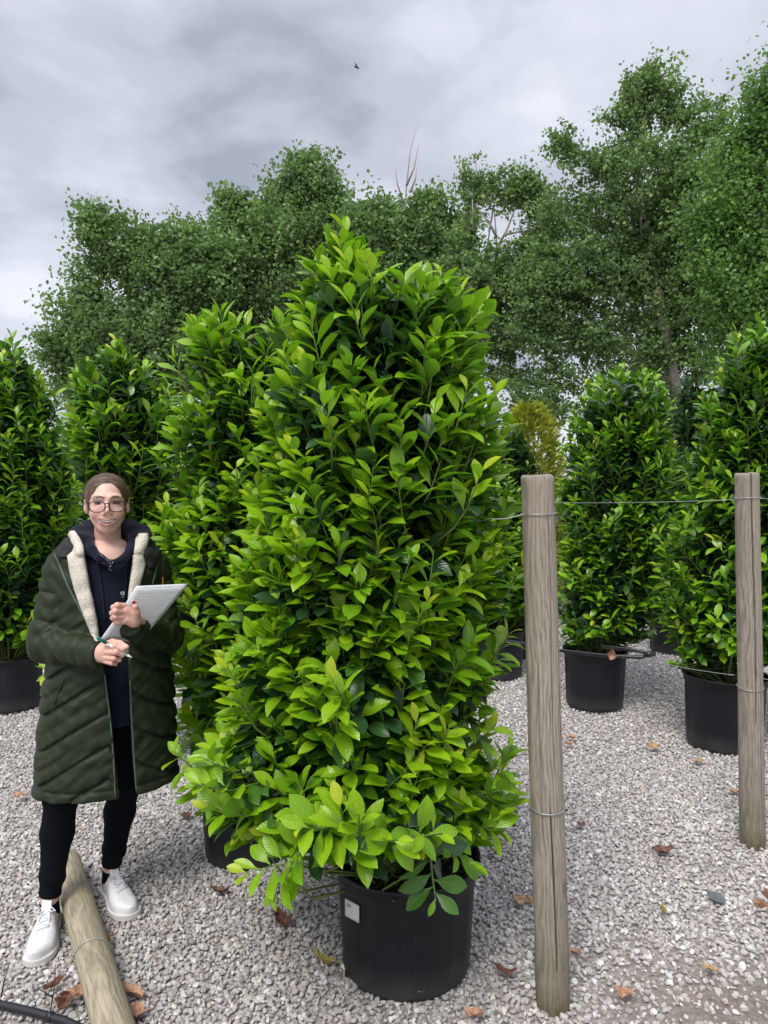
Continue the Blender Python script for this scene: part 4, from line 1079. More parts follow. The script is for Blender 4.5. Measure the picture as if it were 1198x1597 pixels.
# ------------------------------------------------------------------ the woman: surfaces grown from distance fields
_hx = P(167, 784, 2.68)
WN = norm(np.array((_hx[0], _hx[1], 0.0))); WX = np.array((WN[1], -WN[0], 0.0)); WO = np.array((_hx[0], _hx[1], 0.0))
WM = Matrix(((WX[0], WN[0], 0, WO[0]), (WX[1], WN[1], 0, WO[1]), (0, 0, 1, 0), (0, 0, 0, 1)))
def to_loc(p): q = np.array(p) - WO; return np.array((q @ WX, q @ WN, q[2]))
def W(px, py, dr=0.0):
    """point on the sight line of this pixel, dr metres behind the figure's own axis plane (figure coordinates)"""
    o = np.array((0, 0, CAM_H)); d = ray(px, py); t = (dr - (o - WO) @ WN) / (d @ WN)
    return to_loc(o + d * t)
CAML = to_loc((0, 0, CAM_H))
class Grid:
    def __init__(s, lo, hi, h):
        s.lo = np.array(lo, np.float32); s.h = h
        n = [int((hi[i] - lo[i]) / h) + 2 for i in range(3)]
        s.n = n
        s.X, s.Y, s.Z = np.meshgrid(*[np.float32(lo[i]) + np.arange(n[i], dtype=np.float32) * np.float32(h) for i in range(3)], indexing='ij')
    def sph(s, c, r): return np.sqrt((s.X - c[0]) ** 2 + (s.Y - c[1]) ** 2 + (s.Z - c[2]) ** 2) - r
    def ell(s, c, r):
        k0 = np.sqrt(((s.X - c[0]) / r[0]) ** 2 + ((s.Y - c[1]) / r[1]) ** 2 + ((s.Z - c[2]) / r[2]) ** 2)
        k1 = np.sqrt(((s.X - c[0]) / r[0] ** 2) ** 2 + ((s.Y - c[1]) / r[1] ** 2) ** 2 + ((s.Z - c[2]) / r[2] ** 2) ** 2) + 1e-6
        return k0 * (k0 - 1) / k1
    def cap(s, a, b, ra, rb=None, want_t=False):
        rb = ra if rb is None else rb
        a = np.array(a, np.float32); b = np.array(b, np.float32); d = b - a; L2 = float(d @ d) + 1e-9
        t = np.clip(((s.X - a[0]) * d[0] + (s.Y - a[1]) * d[1] + (s.Z - a[2]) * d[2]) / L2, 0, 1)
        r = np.sqrt((s.X - a[0] - d[0] * t) ** 2 + (s.Y - a[1] - d[1] * t) ** 2 + (s.Z - a[2] - d[2] * t) ** 2) - (ra + (rb - ra) * t)
        return (r, t) if want_t else r
    def chain(s, pts, rad, k=0.01):
        d = None
        for i in range(len(pts) - 1):
            c = s.cap(pts[i], pts[i + 1], rad[i], rad[i + 1]); d = c if d is None else smin(d, c, k)
        return d
def smin(a, b, k):
    h = np.clip(0.5 + 0.5 * (b - a) / k, 0, 1); return b + (a - b) * h - k * h * (1 - h)
def smax(a, b, k): return -smin(-a, -b, k)
def nets(g, D):
    """surface nets"""
    nx_, ny_, nz_ = D.shape
    ins = D < 0
    c = np.zeros((nx_ - 1, ny_ - 1, nz_ - 1), np.int8)
    offs = [(i, j, k) for i in (0, 1) for j in (0, 1) for k in (0, 1)]
    for i, j, k in offs: c += ins[i:nx_ - 1 + i, j:ny_ - 1 + j, k:nz_ - 1 + k]
    act = (c > 0) & (c < 8)
    idx = np.full(act.shape, -1, np.int64); I = np.argwhere(act); idx[act] = np.arange(len(I))
    acc = np.zeros((len(I), 3)); cnt = np.zeros(len(I))
    vals = {o: D[I[:, 0] + o[0], I[:, 1] + o[1], I[:, 2] + o[2]] for o in offs}
    for a in offs:
        for ax in range(3):
            if a[ax] == 1: continue
            b = list(a); b[ax] = 1; b = tuple(b)
            va, vb = vals[a], vals[b]; m = (va < 0) != (vb < 0)
            t = np.where(m, va / (va - vb + 1e-12), 0)
            p = np.tile(np.array(a, float), (len(I), 1)); p[:, ax] = t
            acc[m] += p[m]; cnt[m] += 1
    V = (I + acc / np.maximum(cnt, 1)[:, None]) * g.h + g.lo
    F = []
    for ax in range(3):
        u, v = [(1, 2), (2, 0), (0, 1)][ax]
        sl = [slice(1, -1)] * 3; sl[ax] = slice(0, -1)
        sl2 = [slice(1, -1)] * 3; sl2[ax] = slice(1, None)
        A_ = ins[tuple(sl)]; B_ = ins[tuple(sl2)]
        E_ = np.argwhere(A_ != B_)
        if len(E_) == 0: continue
        off_ = np.array([1, 1, 1]); off_[ax] = 0
        E2 = E_ + off_
        def cell(du, dv):
            q = E2.copy(); q[:, u] -= du; q[:, v] -= dv; return idx[q[:, 0], q[:, 1], q[:, 2]]
        quad = np.stack([cell(1, 1), cell(0, 1), cell(0, 0), cell(1, 0)], 1)
        flip = B_[tuple(E_.T)]
        quad[flip] = quad[flip][:, ::-1]
        F.append(quad[(quad >= 0).all(1)])
    return V, np.concatenate(F)
def relax(V, F, it=2, lam=0.5):
    for _ in range(it):
        S = np.zeros_like(V); n = np.zeros(len(V))
        for a, b in ((0, 1), (1, 2), (2, 3), (3, 0)):
            np.add.at(S, F[:, a], V[F[:, b]]); np.add.at(S, F[:, b], V[F[:, a]]); np.add.at(n, F[:, a], 1); np.add.at(n, F[:, b], 1)
        V = V + lam * (S / np.maximum(n, 1)[:, None] - V)
    return V
def pobj(name, me, mat, parent):
    """figure-space mesh under the person (or, without a parent, placed by the figure's frame)"""
    o = bpy.data.objects.new(name, me); C.objects.link(o)
    if mat is not None and not me.materials: me.materials.append(mat)
    if parent is not None: o.parent = parent
    else: o.matrix_world = WM
    return o
def bvh_of(*vfs):
    V = []; F = []; n = 0
    for v, f in vfs: V.append(v); F.append(f + n); n += len(v)
    return BVHTree.FromPolygons(np.concatenate(V).tolist(), np.concatenate(F).tolist())
def onto(bv, px, py, lift=0.003, fallback=None):
    o = Vector(CAML); t_ = Vector(W(px, py, 0)); d = (t_ - o).normalized()
    h = bv.ray_cast(o, d)
    if h[0] is None: return np.array(fallback if fallback is not None else t_)
    return np.array(h[0] - d * lift)
def strip(bv, rows, ncol=6, lift=0.004, sub=4, fluff=0.0, seed=0):
    """sheet lying on the surface; rows = (py, xleft, xright)"""
    rg_ = np.random.default_rng(seed); R_ = []
    for i in range(len(rows) - 1):
        for k in range(sub):
            t = k / sub; R_.append([rows[i][q] + (rows[i + 1][q] - rows[i][q]) * t for q in range(len(rows[i]))])
    R_.append(list(rows[-1])); V = []; last = None
    for r_ in R_:
        for c in range(ncol + 1):
            x = r_[1] + (r_[2] - r_[1]) * c / ncol; e_ = 1 - abs(2 * c / ncol - 1) ** 2.5
            sl = r_[3] * (c / ncol) if len(r_) > 3 else 0
            p = onto(bv, x, r_[0] + sl, lift + fluff * e_ + rg_.uniform(0, 1) * fluff * .35, last); last = p; V.append(p)
    n = ncol + 1
    F = [(i * n + c, i * n + c + 1, (i + 1) * n + c + 1, (i + 1) * n + c) for i in range(len(R_) - 1) for c in range(ncol)]
    return V, F
def thick(o, t):
    m_ = o.modifiers.new('thickness', 'SOLIDIFY'); m_.thickness = t; m_.offset = -1; return o

# materials
M = Mat('skin'); b = M.bsdf(Roughness=0.48)
at = M.n('ShaderNodeAttribute', attribute_name='tint'); M.l(M.mix(1.0, at.outputs['Vector'], M.ramp(M.noise(60, 3), [(.3, (.95, .94, .94)), (.7, (1.04, 1.03, 1.03))]), 'MULTIPLY'), b.inputs['Base Color'])
b.inputs['Subsurface Weight'].default_value = 0.12; b.inputs['Subsurface Radius'].default_value = (0.012, 0.004, 0.002); b.inputs['Subsurface Scale'].default_value = 0.4
M.l(M.bump(M.noise(400, 2), .12, .0006), b.inputs['Normal'])
skin = M.m
M = Mat('brown_hair'); b = M.bsdf(Roughness=0.5); b.inputs['Specular IOR Level'].default_value = 0.3
at = M.n('ShaderNodeAttribute', attribute_name='strand'); sx_ = M.n('ShaderNodeSeparateXYZ'); M.l(at.outputs['Vector'], sx_.inputs[0])
cmb = M.n('ShaderNodeCombineXYZ'); M.l(M.math('MULTIPLY', sx_.outputs[0], 15.0), cmb.inputs[0]); M.l(M.math('MULTIPLY', sx_.outputs[1], 3.0), cmb.inputs[1])
hn = M.noise(1.6, 4, .6, 0, cmb.outputs[0])
M.l(M.ramp(hn, [(.34, (.032, .018, .011)), (.5, (.085, .052, .032)), (.66, (.20, .135, .09))]), b.inputs['Base Color']); M.l(M.bump(hn, .5, .002), b.inputs['Normal'])
hair_m = M.m
M = Mat('quilted_green_nylon'); b = M.bsdf(Roughness=0.58); b.inputs['Sheen Weight'].default_value = 0.0; b.inputs['Specular IOR Level'].default_value = 0.28
M.l(M.ramp(M.noise(9, 4), [(.3, (.0150, .0225, .0095)), (.7, (.0220, .0310, .0140))]), b.inputs['Base Color'])
w1 = M.noise(22, 3, .6, .4); M.l(M.bump(M.math('ADD', w1, M.math('MULTIPLY', M.noise(700, 1), .05)), .55, .006), b.inputs['Normal'])
coat_m = M.m
fleece_m = simple('cream_fleece', (0.72, 0.655, 0.56), 0.98, (240, 1.0, .006), .14, 160)
navy_m = simple('navy_sweatshirt', (0.0075, 0.0100, 0.0215), 0.9, (500, .3, .001), .2, 20, Specular_IOR_Level=.15)
navy_m.node_tree.nodes['Principled BSDF'].inputs['Sheen Weight'].default_value = .10
dark_lin = simple('charcoal_lining', (0.013, 0.0125, 0.0145), 0.8, (300, .3, .001), .2, 20)
legg_m = simple('black_leggings', (0.0035, 0.0042, 0.0075), 0.85, (30, .3, .004), .2, 12, Specular_IOR_Level=.12)
shoe_m = simple('white_leather', (0.72, 0.72, 0.74), 0.42, (40, .15, .002), .05, 30)
sole_m = simple('white_rubber_sole', (0.62, 0.61, 0.585), 0.6, (120, .2, .001), .06, 30)
lace_m = simple('white_lace', (0.70, 0.70, 0.73), 0.85, None, .06, 60)
frame_m = simple('burgundy_acetate', (0.055, 0.012, 0.022), 0.25, None, .3, 40)
M = Mat('lens'); t1_ = M.n('ShaderNodeBsdfTransparent'); g1_ = M.n('ShaderNodeBsdfGlossy'); g1_.inputs['Roughness'].default_value = .03
ms_ = M.n('ShaderNodeMixShader'); ms_.inputs[0].default_value = .025; M.l(t1_.outputs[0], ms_.inputs[1]); M.l(g1_.outputs[0], ms_.inputs[2]); M.l(ms_.outputs[0], M.out.inputs[0]); lens_m = M.m
teeth_m = simple('teeth', (0.90, 0.87, 0.82), 0.25, None, .03, 30)
eye_w = simple('eye_white', (0.24, 0.21, 0.20), 0.2, None, .03, 30); iris_m = simple('dark_iris', (0.028, 0.026, 0.024), 0.6, None, .2, 300); pupil_m = simple('pupil', (.004, .004, .004), .5)
silver = simple('silver', (0.62, 0.62, 0.62), 0.25, None, .05, 30, metal=1.0)
zip_m = simple('grey_green_zip', (0.075, 0.11, 0.085), 0.6, (300, .4, .001), .2, 100)
SK = np.array((0.72, 0.455, 0.37))

person = bpy.data.objects.new('person', None); C.objects.link(person); person.matrix_world = WM
put(person, 'smiling woman in glasses, long open dark green padded coat and white trainers', 'person')

# ---------------------------- head
H = W(167, 784, -0.01); hx, hy, hz = H
g = Grid(H + (-.105, -.14, -.24), H + (.105, .135, .125), .0023)
def L(x, y, z): return (hx + x, hy + y, hz + z)
D = g.ell(L(0, .018, .028), (.0715, .092, .076))
D = smin(D, g.ell(L(0, -.028, -.022), (.0565, .062, .087)), .018)
D = smin(D, g.ell(L(0, -.056, -.086), (.022, .026, .022)), .018)
for s in (-1, 1):
    D = smin(D, g.cap(L(.047 * s, -.003, -.042), L(.015 * s, -.054, -.086), .013, .013), .018)
    D = smin(D, g.sph(L(.035 * s, -.064, -.033), .0205), .016)
    D = smin(D, g.cap(L(.012 * s, -.084, .022), L(.042 * s, -.072, .022), .0105, .009), .012)
    D = smax(D, -g.ell(L(.031 * s, -.103, .002), (.018, .017, .0125)), .009)
    D = smin(D, g.sph(L(.031 * s, -.0665, .001), .0142), .004)
    D = smin(D, g.cap(L(.010 * s, -.098, -.034), L(.012 * s, -.090, -.036), .0052), .005)
    # ear
    D = smin(D, g.ell(L(.0705 * s, .012, -.012), (.0085, .018, .029)), .010)
    D = smax(D, -g.ell(L(.079 * s, .003, -.008), (.004, .008, .016)), .003)
D = smin(D, g.cap(L(0, -.088, .008), L(0, -.105, -.024), .0060, .0082), .010)
D = smin(D, g.ell(L(0, -.083, -.062), (.028, .012, .018)), .014)
D = smin(D, g.cap(L(0, .012, -.06), L(.0, .035, -.21), .044, .049), .016)
D = smin(D, g.ell(L(0.003, .02, -.245), (.15, .065, .050)), .045)
# mouth opening, curved upward at the corners
X_, Y_, Z_ = g.X - hx, g.Y - hy, g.Z - hz
zu = -.0590 + 6.5 * X_ ** 2; zl = -.0705 + 17.0 * X_ ** 2
m = np.maximum(np.maximum(Z_ - zu, zl - Z_), np.maximum(np.abs(X_) - .0275, Y_ + .079))
# lips swell round it first
lip = g.cap(L(-.025, -.0825, -.0570), L(0, -.0925, -.0590), .0028, .0040); lip = smin(lip, g.cap(L(.025, -.0825, -.0570), L(0, -.0925, -.0590), .0028, .0040), .004)
lip2 = g.cap(L(-.023, -.0825, -.0630), L(0, -.0920, -.0740), .0028, .0050); lip2 = smin(lip2, g.cap(L(.023, -.0825, -.0630), L(0, -.0920, -.0740), .0028, .0050), .004)
D = smin(smin(D, lip, .004), lip2, .004)
D = smax(D, -m, .0012)
# eyelid slits
for s in (-1, 1):
    e_ = g.ell(L(.031 * s, -.083, -.0005), (.0118, .012, .0036)); D = smax(D, -e_, .0010)
V, F = nets(g, D); V = relax(V, F, 1, .35)
head_vf = (V.copy(), F)
v = V - H; x, y, z = v[:, 0], v[:, 1], v[:, 2]
col = np.tile(SK, (len(V), 1))
def blend(mask, c): 
    global col
    mask = np.clip(mask, 0, 1)[:, None]; col = col * (1 - mask) + np.array(c) * mask
front_ = (y < -.03)
blend(front_ * np.exp(-(((np.abs(x) - .040) / .018) ** 2 + ((z + .034) / .018) ** 2)) * .26, (.66, .27, .235))
blend(front_ * np.exp(-((x / .012) ** 2 + ((z + .030) / .012) ** 2)) * .28, (.64, .27, .23))
blend((z < -.095) * .25, (.56, .31, .25))
blend(front_ * np.exp(-(((np.abs(x) - .031) / .017) ** 2 + ((z + .014) / .006) ** 2)) * .25, (.40, .22, .20))
lm = np.minimum(np.exp(-(np.clip(np.abs(x) - .024, 0, 1) / .003) ** 2), 1) * (y < -.076)
upl = lm * (np.abs(z - (-.0565 + 5.5 * x ** 2)) < .0036); lol = lm * (np.abs(z - (-.0745 + 14 * x ** 2)) < .0045)
blend(upl * .6, (.48, .17, .15)); blend(lol * .65, (.52, .19, .17))
inside = (y > -.0845) & (np.abs(x) < .029) & (z < zu.dtype.type(-.0560) + 7 * x ** 2) & (z > -.0725 + 19 * x ** 2) & (y < -.05) & (z > -.08)
blend(inside * .9, (.09, .02, .02))
for s in (-1, 1):
    xe = x * s - .031
    brow = np.exp(-(((z - (.0255 + .05 * xe - 9 * xe ** 2)) / .0034) ** 2)) * np.exp(-(xe / .0165) ** 6) * front_
    blend(brow * .88, (.085, .048, .034))
    lid = np.exp(-(xe / .0125) ** 4) * (np.abs(np.sqrt((xe / .0135) ** 2 + ((z + .0005) / .0058) ** 2) - 1) < .34) * (y < -.070) * (z > -.0035)
    blend(lid * .95, (.05, .025, .02))
head_col = col
body_parts = [(V, F, col)]

# ---------------------------- hands
def hand(parts, palm, lo, hi, k=.006):
    g = Grid(lo, hi, .0022); D = None
    for q in palm:
        c = g.ell(*q) if len(q) == 2 and np.ndim(q[1]) else g.cap(*q)
        D = c if D is None else smin(D, c, .014)
    FG = None
    for pts, rad in parts:
        c = g.chain(pts, [r_ * .95 for r_ in rad], .004); D = smin(D, c, k * .36)
    V, F = nets(g, D); V = relax(V, F, 1, .3); return V, F
def hcol(V, tips):
    c = np.tile(SK * np.array((1.0, .93, .92)), (len(V), 1))
    for t_ in tips:
        m_ = np.exp(-(np.linalg.norm(V - t_, axis=1) / .010) ** 2)[:, None] * .5; c = c * (1 - m_) + np.array((.60, .24, .20)) * m_
    return c
# pen hand
rw = W(146, 1019, -.20)
fr = [([W(167, 1009, -.262), W(180, 1007, -.290), W(192, 1012, -.300), W(198, 1015, -.292)], [.0105, .0098, .0086, .0075]),
      ([W(166, 1017, -.268), W(181, 1017, -.298), W(191, 1021, -.292), W(189, 1023, -.272)], [.0105, .0098, .0086, .008]),
      ([W(165, 1025, -.264), W(178, 1027, -.292), W(186, 1029, -.282), W(182, 1028, -.262)], [.0100, .0092, .0082, .0076]),
      ([W(163, 1031, -.256), W(174, 1034, -.280), W(180, 1035, -.270), W(177, 1033, -.254)], [.0090, .0082, .0074, .007])]
th = ([W(160, 1007, -.242), W(176, 1001, -.262), W(188, 1003, -.284), W(198, 1009, -.300)], [.0125, .0110, .0098, .0082])
V1, F1 = hand(fr + [th], [(rw, W(158, 1018, -.238), .0245, .026), (W(158, 1014, -.24), W(169, 1014, -.262), .020, .015), (W(157, 1024, -.24), W(167, 1027, -.258), .019, .014)],
              W(128, 1050, -.20) + (0, -.15, -.02), W(214, 988, -.20) + (0.0, .08, .03))
body_parts.append((V1, F1, hcol(V1, [W(180, 1007, -.29), W(181, 1017, -.298), W(176, 1001, -.262), W(178, 1027, -.292)])))
# notebook hand
lw = W(222, 972, -.20)
fl_ = [([W(194, 945, -.278), W(183, 944, -.292), W(177, 947, -.276), W(181, 949, -.252)], [.0110, .0102, .0092, .008]),
       ([W(191, 953, -.282), W(180, 953, -.294), W(175, 956, -.276), W(180, 957, -.252)], [.0110, .0102, .0092, .008]),
       ([W(191, 962, -.280), W(180, 962, -.290), W(176, 964, -.274), W(181, 965, -.252)], [.0105, .0096, .0086, .008]),
       ([W(193, 970, -.274), W(184, 970, -.282), W(180, 971, -.268), W(184, 972, -.250)], [.0095, .0086, .0078, .007])]
tl_ = ([W(214, 966, -.262), W(214, 954, -.286), W(211, 946, -.294), W(208.5, 939, -.290)], [.0125, .0108, .0098, .0082])
V2, F2 = hand(fl_ + [tl_], [(lw, W(210, 967, -.255), .0235, .024), (W(207, 958, -.268), W(196, 951, -.276), .019, .016), (W(207, 968, -.262), W(196, 966, -.272), .019, .015)],
              W(168, 985, -.22) + (0, -.12, -.02), W(240, 925, -.22) + (0.0, .08, .03))
body_parts.append((V2, F2, hcol(V2, [W(183, 944, -.292), W(180, 953, -.294), W(180, 962, -.29), W(208, 941, -.29)])))

# ---------------------------- feet positions, body under the clothes
fL = (to_loc(G(79, 1446)), to_loc(G(56, 1508))); fR = (to_loc(G(169, 1389)), to_loc(G(205, 1435)))
def foot_frame(f):
    d = f[1] - f[0]; d[2] = 0; d = norm(d); return f[1] * np.array((1, 1, 0)) - d * .266, d, np.array((d[1], -d[0], 0))
def anklep(f, z): o, d, s = foot_frame(f); return o + d * .055 + np.array((0, 0, z))
aL, aR = anklep(fL, .10), anklep(fR, .10)
hipL, hipR = W(145, 1075, .03), W(192, 1075, .03)
kneeL = (hipL + aL) / 2 + np.array((-.02, -.035, 0.0)); kneeR = (hipR + aR) / 2 + np.array((.015, -.03, 0.0))
kneeL[0] = W(97, 1285, 0)[0] ; kneeR[0] = W(196, 1285, 0)[0]
g = Grid((-.36, -.40, .0), (.30, .30, .93), .006)
def legfield(g, grow=0.0, zcut=None):
    D = None
    for hp, kn, an in ((hipL, kneeL, aL), (hipR, kneeR, aR)):
        calf = kn * .66 + an * .34 + np.array((0, .022, 0)); low = kn * .25 + an * .75 + np.array((0, .004, 0))
        c = g.chain([hp, kn, calf, low, an], [.086 + grow, .057 + grow, .056 + grow, .041 + grow, .036 + grow], .02)
        c = smin(c, g.sph(kn + np.array((0, -.012, 0.01)), .050 + grow), .02)
        D = c if D is None else np.minimum(D, c)
    return D
D = smin(legfield(g, -.008), g.ell(W(168, 1040, .03), (.14, .095, .11)), .04)
for an, f in ((aL, fL), (aR, fR)):
    o_, d_, s_ = foot_frame(f); D = smin(D, g.cap(o_ + d_ * .05 + (0, 0, .05), an + np.array((0, 0, .05)), .030, .030), .01)
    D = smin(D, g.cap(o_ + d_ * .05 + (0, 0, .045), o_ + d_ * .20 + (0, 0, .03), .028, .022), .02)
V3, F3 = nets(g, D); body_parts.append((V3, F3, np.tile(SK * .95, (len(V3), 1))))
# torso and arms
shR, elR = W(103, 884, .03), W(72, 1004, .0)
shL, elL = W(236, 888, .03), W(256, 992, .01)
g = Grid(W(40, 1060, 0) * np.array((1, 0, 1)) + (0, -.32, 0), W(285, 850, 0) * np.array((1, 0, 1)) + (0, .2, .03), .006)
D = g.chain([W(168, 880, .02), W(168, 950, .02), W(168, 1050, .02)], [.105, .10, .105], .05)
for a_, e_, w_ in ((shR, elR, rw), (shL, elL, lw)):
    D = smin(D, g.chain([a_, e_, w_], [.045, .038, .024], .02), .03)
V4, F4 = nets(g, D); body_parts.append((V4, F4, np.tile(SK, (len(V4), 1))))
VV, FF, CC = [], [], []; n = 0
for v, f, c in body_parts: VV.append(v); FF.append(f + n); CC.append(c); n += len(v)
body = pobj('body', mesh_from('body', np.concatenate(VV), np.concatenate(FF), attrs={'tint': np.concatenate(CC)}), skin, person)

# teeth, eyes
V = []; F = []
for i in range(17):
    x_ = -.0235 + .047 * i / 16; yb = -.0835 + 9.0 * x_ ** 2
    for z_ in (-.0560 + 6.5 * x_ ** 2, -.0665 + 12 * x_ ** 2): V.append(L(x_, yb - .0045 - (.0006 if i % 2 else 0), z_))
F = [(2 * i, 2 * i + 1, 2 * i + 3, 2 * i + 2) for i in range(16)]
thick(pobj('teeth', mesh_from('teeth', V, F), teeth_m, person), .002)
for s in (-1, 1):
    c = np.array(L(.031 * s, -.0660, .0005))
    bm = bmesh.new(); bmesh.ops.create_uvsphere(bm, u_segments=24, v_segments=16, radius=.0127)
    me = bpy.data.meshes.new('eye'); bm.to_mesh(me); bm.free(); me.polygons.foreach_set('use_smooth', [True] * len(me.polygons))
    e_ = pobj('eye', me, eye_w, person); e_.location = c
    for nm, r_, m_, l_ in (('iris', .0064, iris_m, .0120), ('pupil', .0028, pupil_m, .0126)):
        V = [(0, -l_ - .0006, 0)]; 
        for k in range(24):
            a = k * math.pi / 12; V.append((r_ * math.cos(a), -l_ + (.0006 if nm == 'iris' else -.0), r_ * math.sin(a)))
        F = [(0, 1 + (k + 1) % 24, 1 + k) for k in range(24)]
        q_ = pobj(nm, mesh_from(nm, V, F), m_, e_)
# glasses
gl = bpy.data.objects.new('glasses', mesh_from('bridge', *tube([L(-.0075, -.1075, -.001), L(-.003, -.112, .002), L(.003, -.112, .002), L(.0075, -.1075, -.001)], .0019, 8))); gl.data.materials.append(frame_m)
C.objects.link(gl); gl.parent = person
def gy(x_): return -.1085 + 4.2 * x_ ** 2
for s in (-1, 1):
    pts = []
    for k in range(49):
        a = 2 * math.pi * k / 48; ca, sa = math.cos(a), math.sin(a)
        ux = abs(ca) ** .78 * np.sign(ca); uz = abs(sa) ** .78 * np.sign(sa)
        x_ = .0325 * s + .0258 * ux * (1 + .05 * uz); z_ = -.0095 + .0188 * uz; pts.append(L(x_, gy(x_), z_))
    pobj('rim', mesh_from('rim', *tube(pts, .0019, 8, False)), frame_m, gl)
    ctr = L(.0325 * s, gy(.0325) - .0003, -.0095); V = [ctr] + pts[:-1]; F = [(0, 1 + (k + 1) % 48, 1 + k) for k in range(48)]
    pobj('lens', mesh_from('lens', V, F), lens_m, gl)
    pobj('temple', mesh_from('temple', *tube([L(.0585 * s, gy(.0585), .002), L(.066 * s, -.088, .003), L(.0725 * s, -.05, .003), L(.078 * s, .005, .0), L(.077 * s, .022, -.014)], [.0022, .0019, .0017, .0016, .0014], 6)), frame_m, gl)
# hair
g = Grid(H + (-.10, -.11, -.17), H + (.11, .16, .125), .0027)
X_, Y_, Z_ = g.X - hx, g.Y - hy, g.Z - hz
ang = np.arctan2(X_ - .012, Z_ - .0 + .02)
sv = Y_ - .018 * np.abs(ang)
D = g.ell(L(0, .022, .026), (.0775, .097, .0815))
D = D + .0006 * np.sin(sv * 520 + 2 * np.sin(ang * 3)) + .0004 * np.sin(sv * 1150 + ang * 2)
D = smax(D, -g.ell(L(0.002, -.098, -.024), (.0600, .084, .1015)), .007)
D = smax(D, -(Z_ + .035 + .0 * Y_) - np.where(Y_ > .03, .06, 0), .006)
D = smax(D, -(g.ell(L(-.079, .012, -.014), (.009, .021, .032))), .004); D = smax(D, -(g.ell(L(.079, .012, -.014), (.009, .021, .032))), .004)
# parting groove
D = D + .0006 * np.exp(-((X_ - .012) / .0035) ** 2) * (Z_ > .083)
D = smin(D, g.chain([L(0, .11, .0), L(.03, .125, -.05), L(.052, .10, -.10), L(.045, .085, -.15)], [.030, .026, .020, .010], .02), .012)
V, F = nets(g, D); V = relax(V, F, 1, .3); v = V - H
pobj('hair', mesh_from('hair', V, F, attrs={'strand': np.stack([(v[:, 1] - .018 * np.abs(np.arctan2(v[:, 0] - .012, v[:, 2] + .02))) * 12, np.arctan2(v[:, 0] - .012, v[:, 2] + .02) * .5, v[:, 2] * 10], 1)}), hair_m, person)
bvf = bvh_of(head_vf); brow_m = simple('eyebrow_hair', (.05, .030, .022), .8)
for pts_ in ([(149.5, 777.2), (152, 775.4), (155.5, 774.4), (159.5, 775.0), (162.5, 776.6)], [(186.5, 777.2), (184, 775.4), (180.5, 774.4), (176.5, 775.0), (173.5, 776.6)]):
    q_ = [onto(bvf, x_, y_, .0002) for x_, y_ in pts_]
    pobj('eyebrow', mesh_from('eyebrow', *tube(q_, [.0007, .0017, .0021, .0022, .0014], 6)), brow_m, person)
for s in (-1, 1):
    q_ = [np.array(L(.031 * s + u_ * .0128, -.0795 - .0022 * (1 - u_ * u_), .0002 + .0042 * (1 - u_ * u_))) for u_ in (-1, -.6, -.2, .2, .6, 1)]
    pobj('eyelashes', mesh_from('eyelashes', *tube(q_, [.0004, .0009, .0012, .0012, .0010, .0005], 6)), brow_m, person)
# a few loose strands by the right ear and wisps along the hairline and crown
G_ = Geo(); rr = random.Random(3)
for k in range(26):
    a_ = rr.uniform(-1.5, 1.5); r1_ = rr.uniform(.98, 1.02)
    p0_ = np.array(L(.0775 * math.sin(a_) * r1_, rr.uniform(-.045, .03), .026 + .0815 * math.cos(a_) * r1_ - .004)); t_ = np.array((math.cos(a_), .5, -math.sin(a_))) * (1 if a_ > 0 else -1)
    t_ = norm(t_) * rr.uniform(.015, .035); n_ = np.array((math.sin(a_), 0, math.cos(a_))) * rr.uniform(.001, .006)
    G_.add(*tube([p0_, p0_ + t_ * .5 + n_, p0_ + t_ - np.array((0, 0, .001))], [.0005, .0004, .0002], 3))
for k in range(14):
    a = np.array(L(.066 + rr.uniform(-.004, .004), -.005 + rr.uniform(-.01, .02), .01 + rr.uniform(-.02, .02))); e_ = np.array(L(.075 + rr.uniform(-.015, .02), .03 + rr.uniform(-.02, .02), -.06 + rr.uniform(-.03, .02)))
    G_.add(*tube([a, (a + e_) / 2 + np.array((rr.uniform(0, .012), 0, 0)), e_], [.0004, .0004, .0002], 4))
pobj('loose_strands', G_.mesh('loose_strands'), simple('hair_strand', (.15, .105, .075), .5), person)

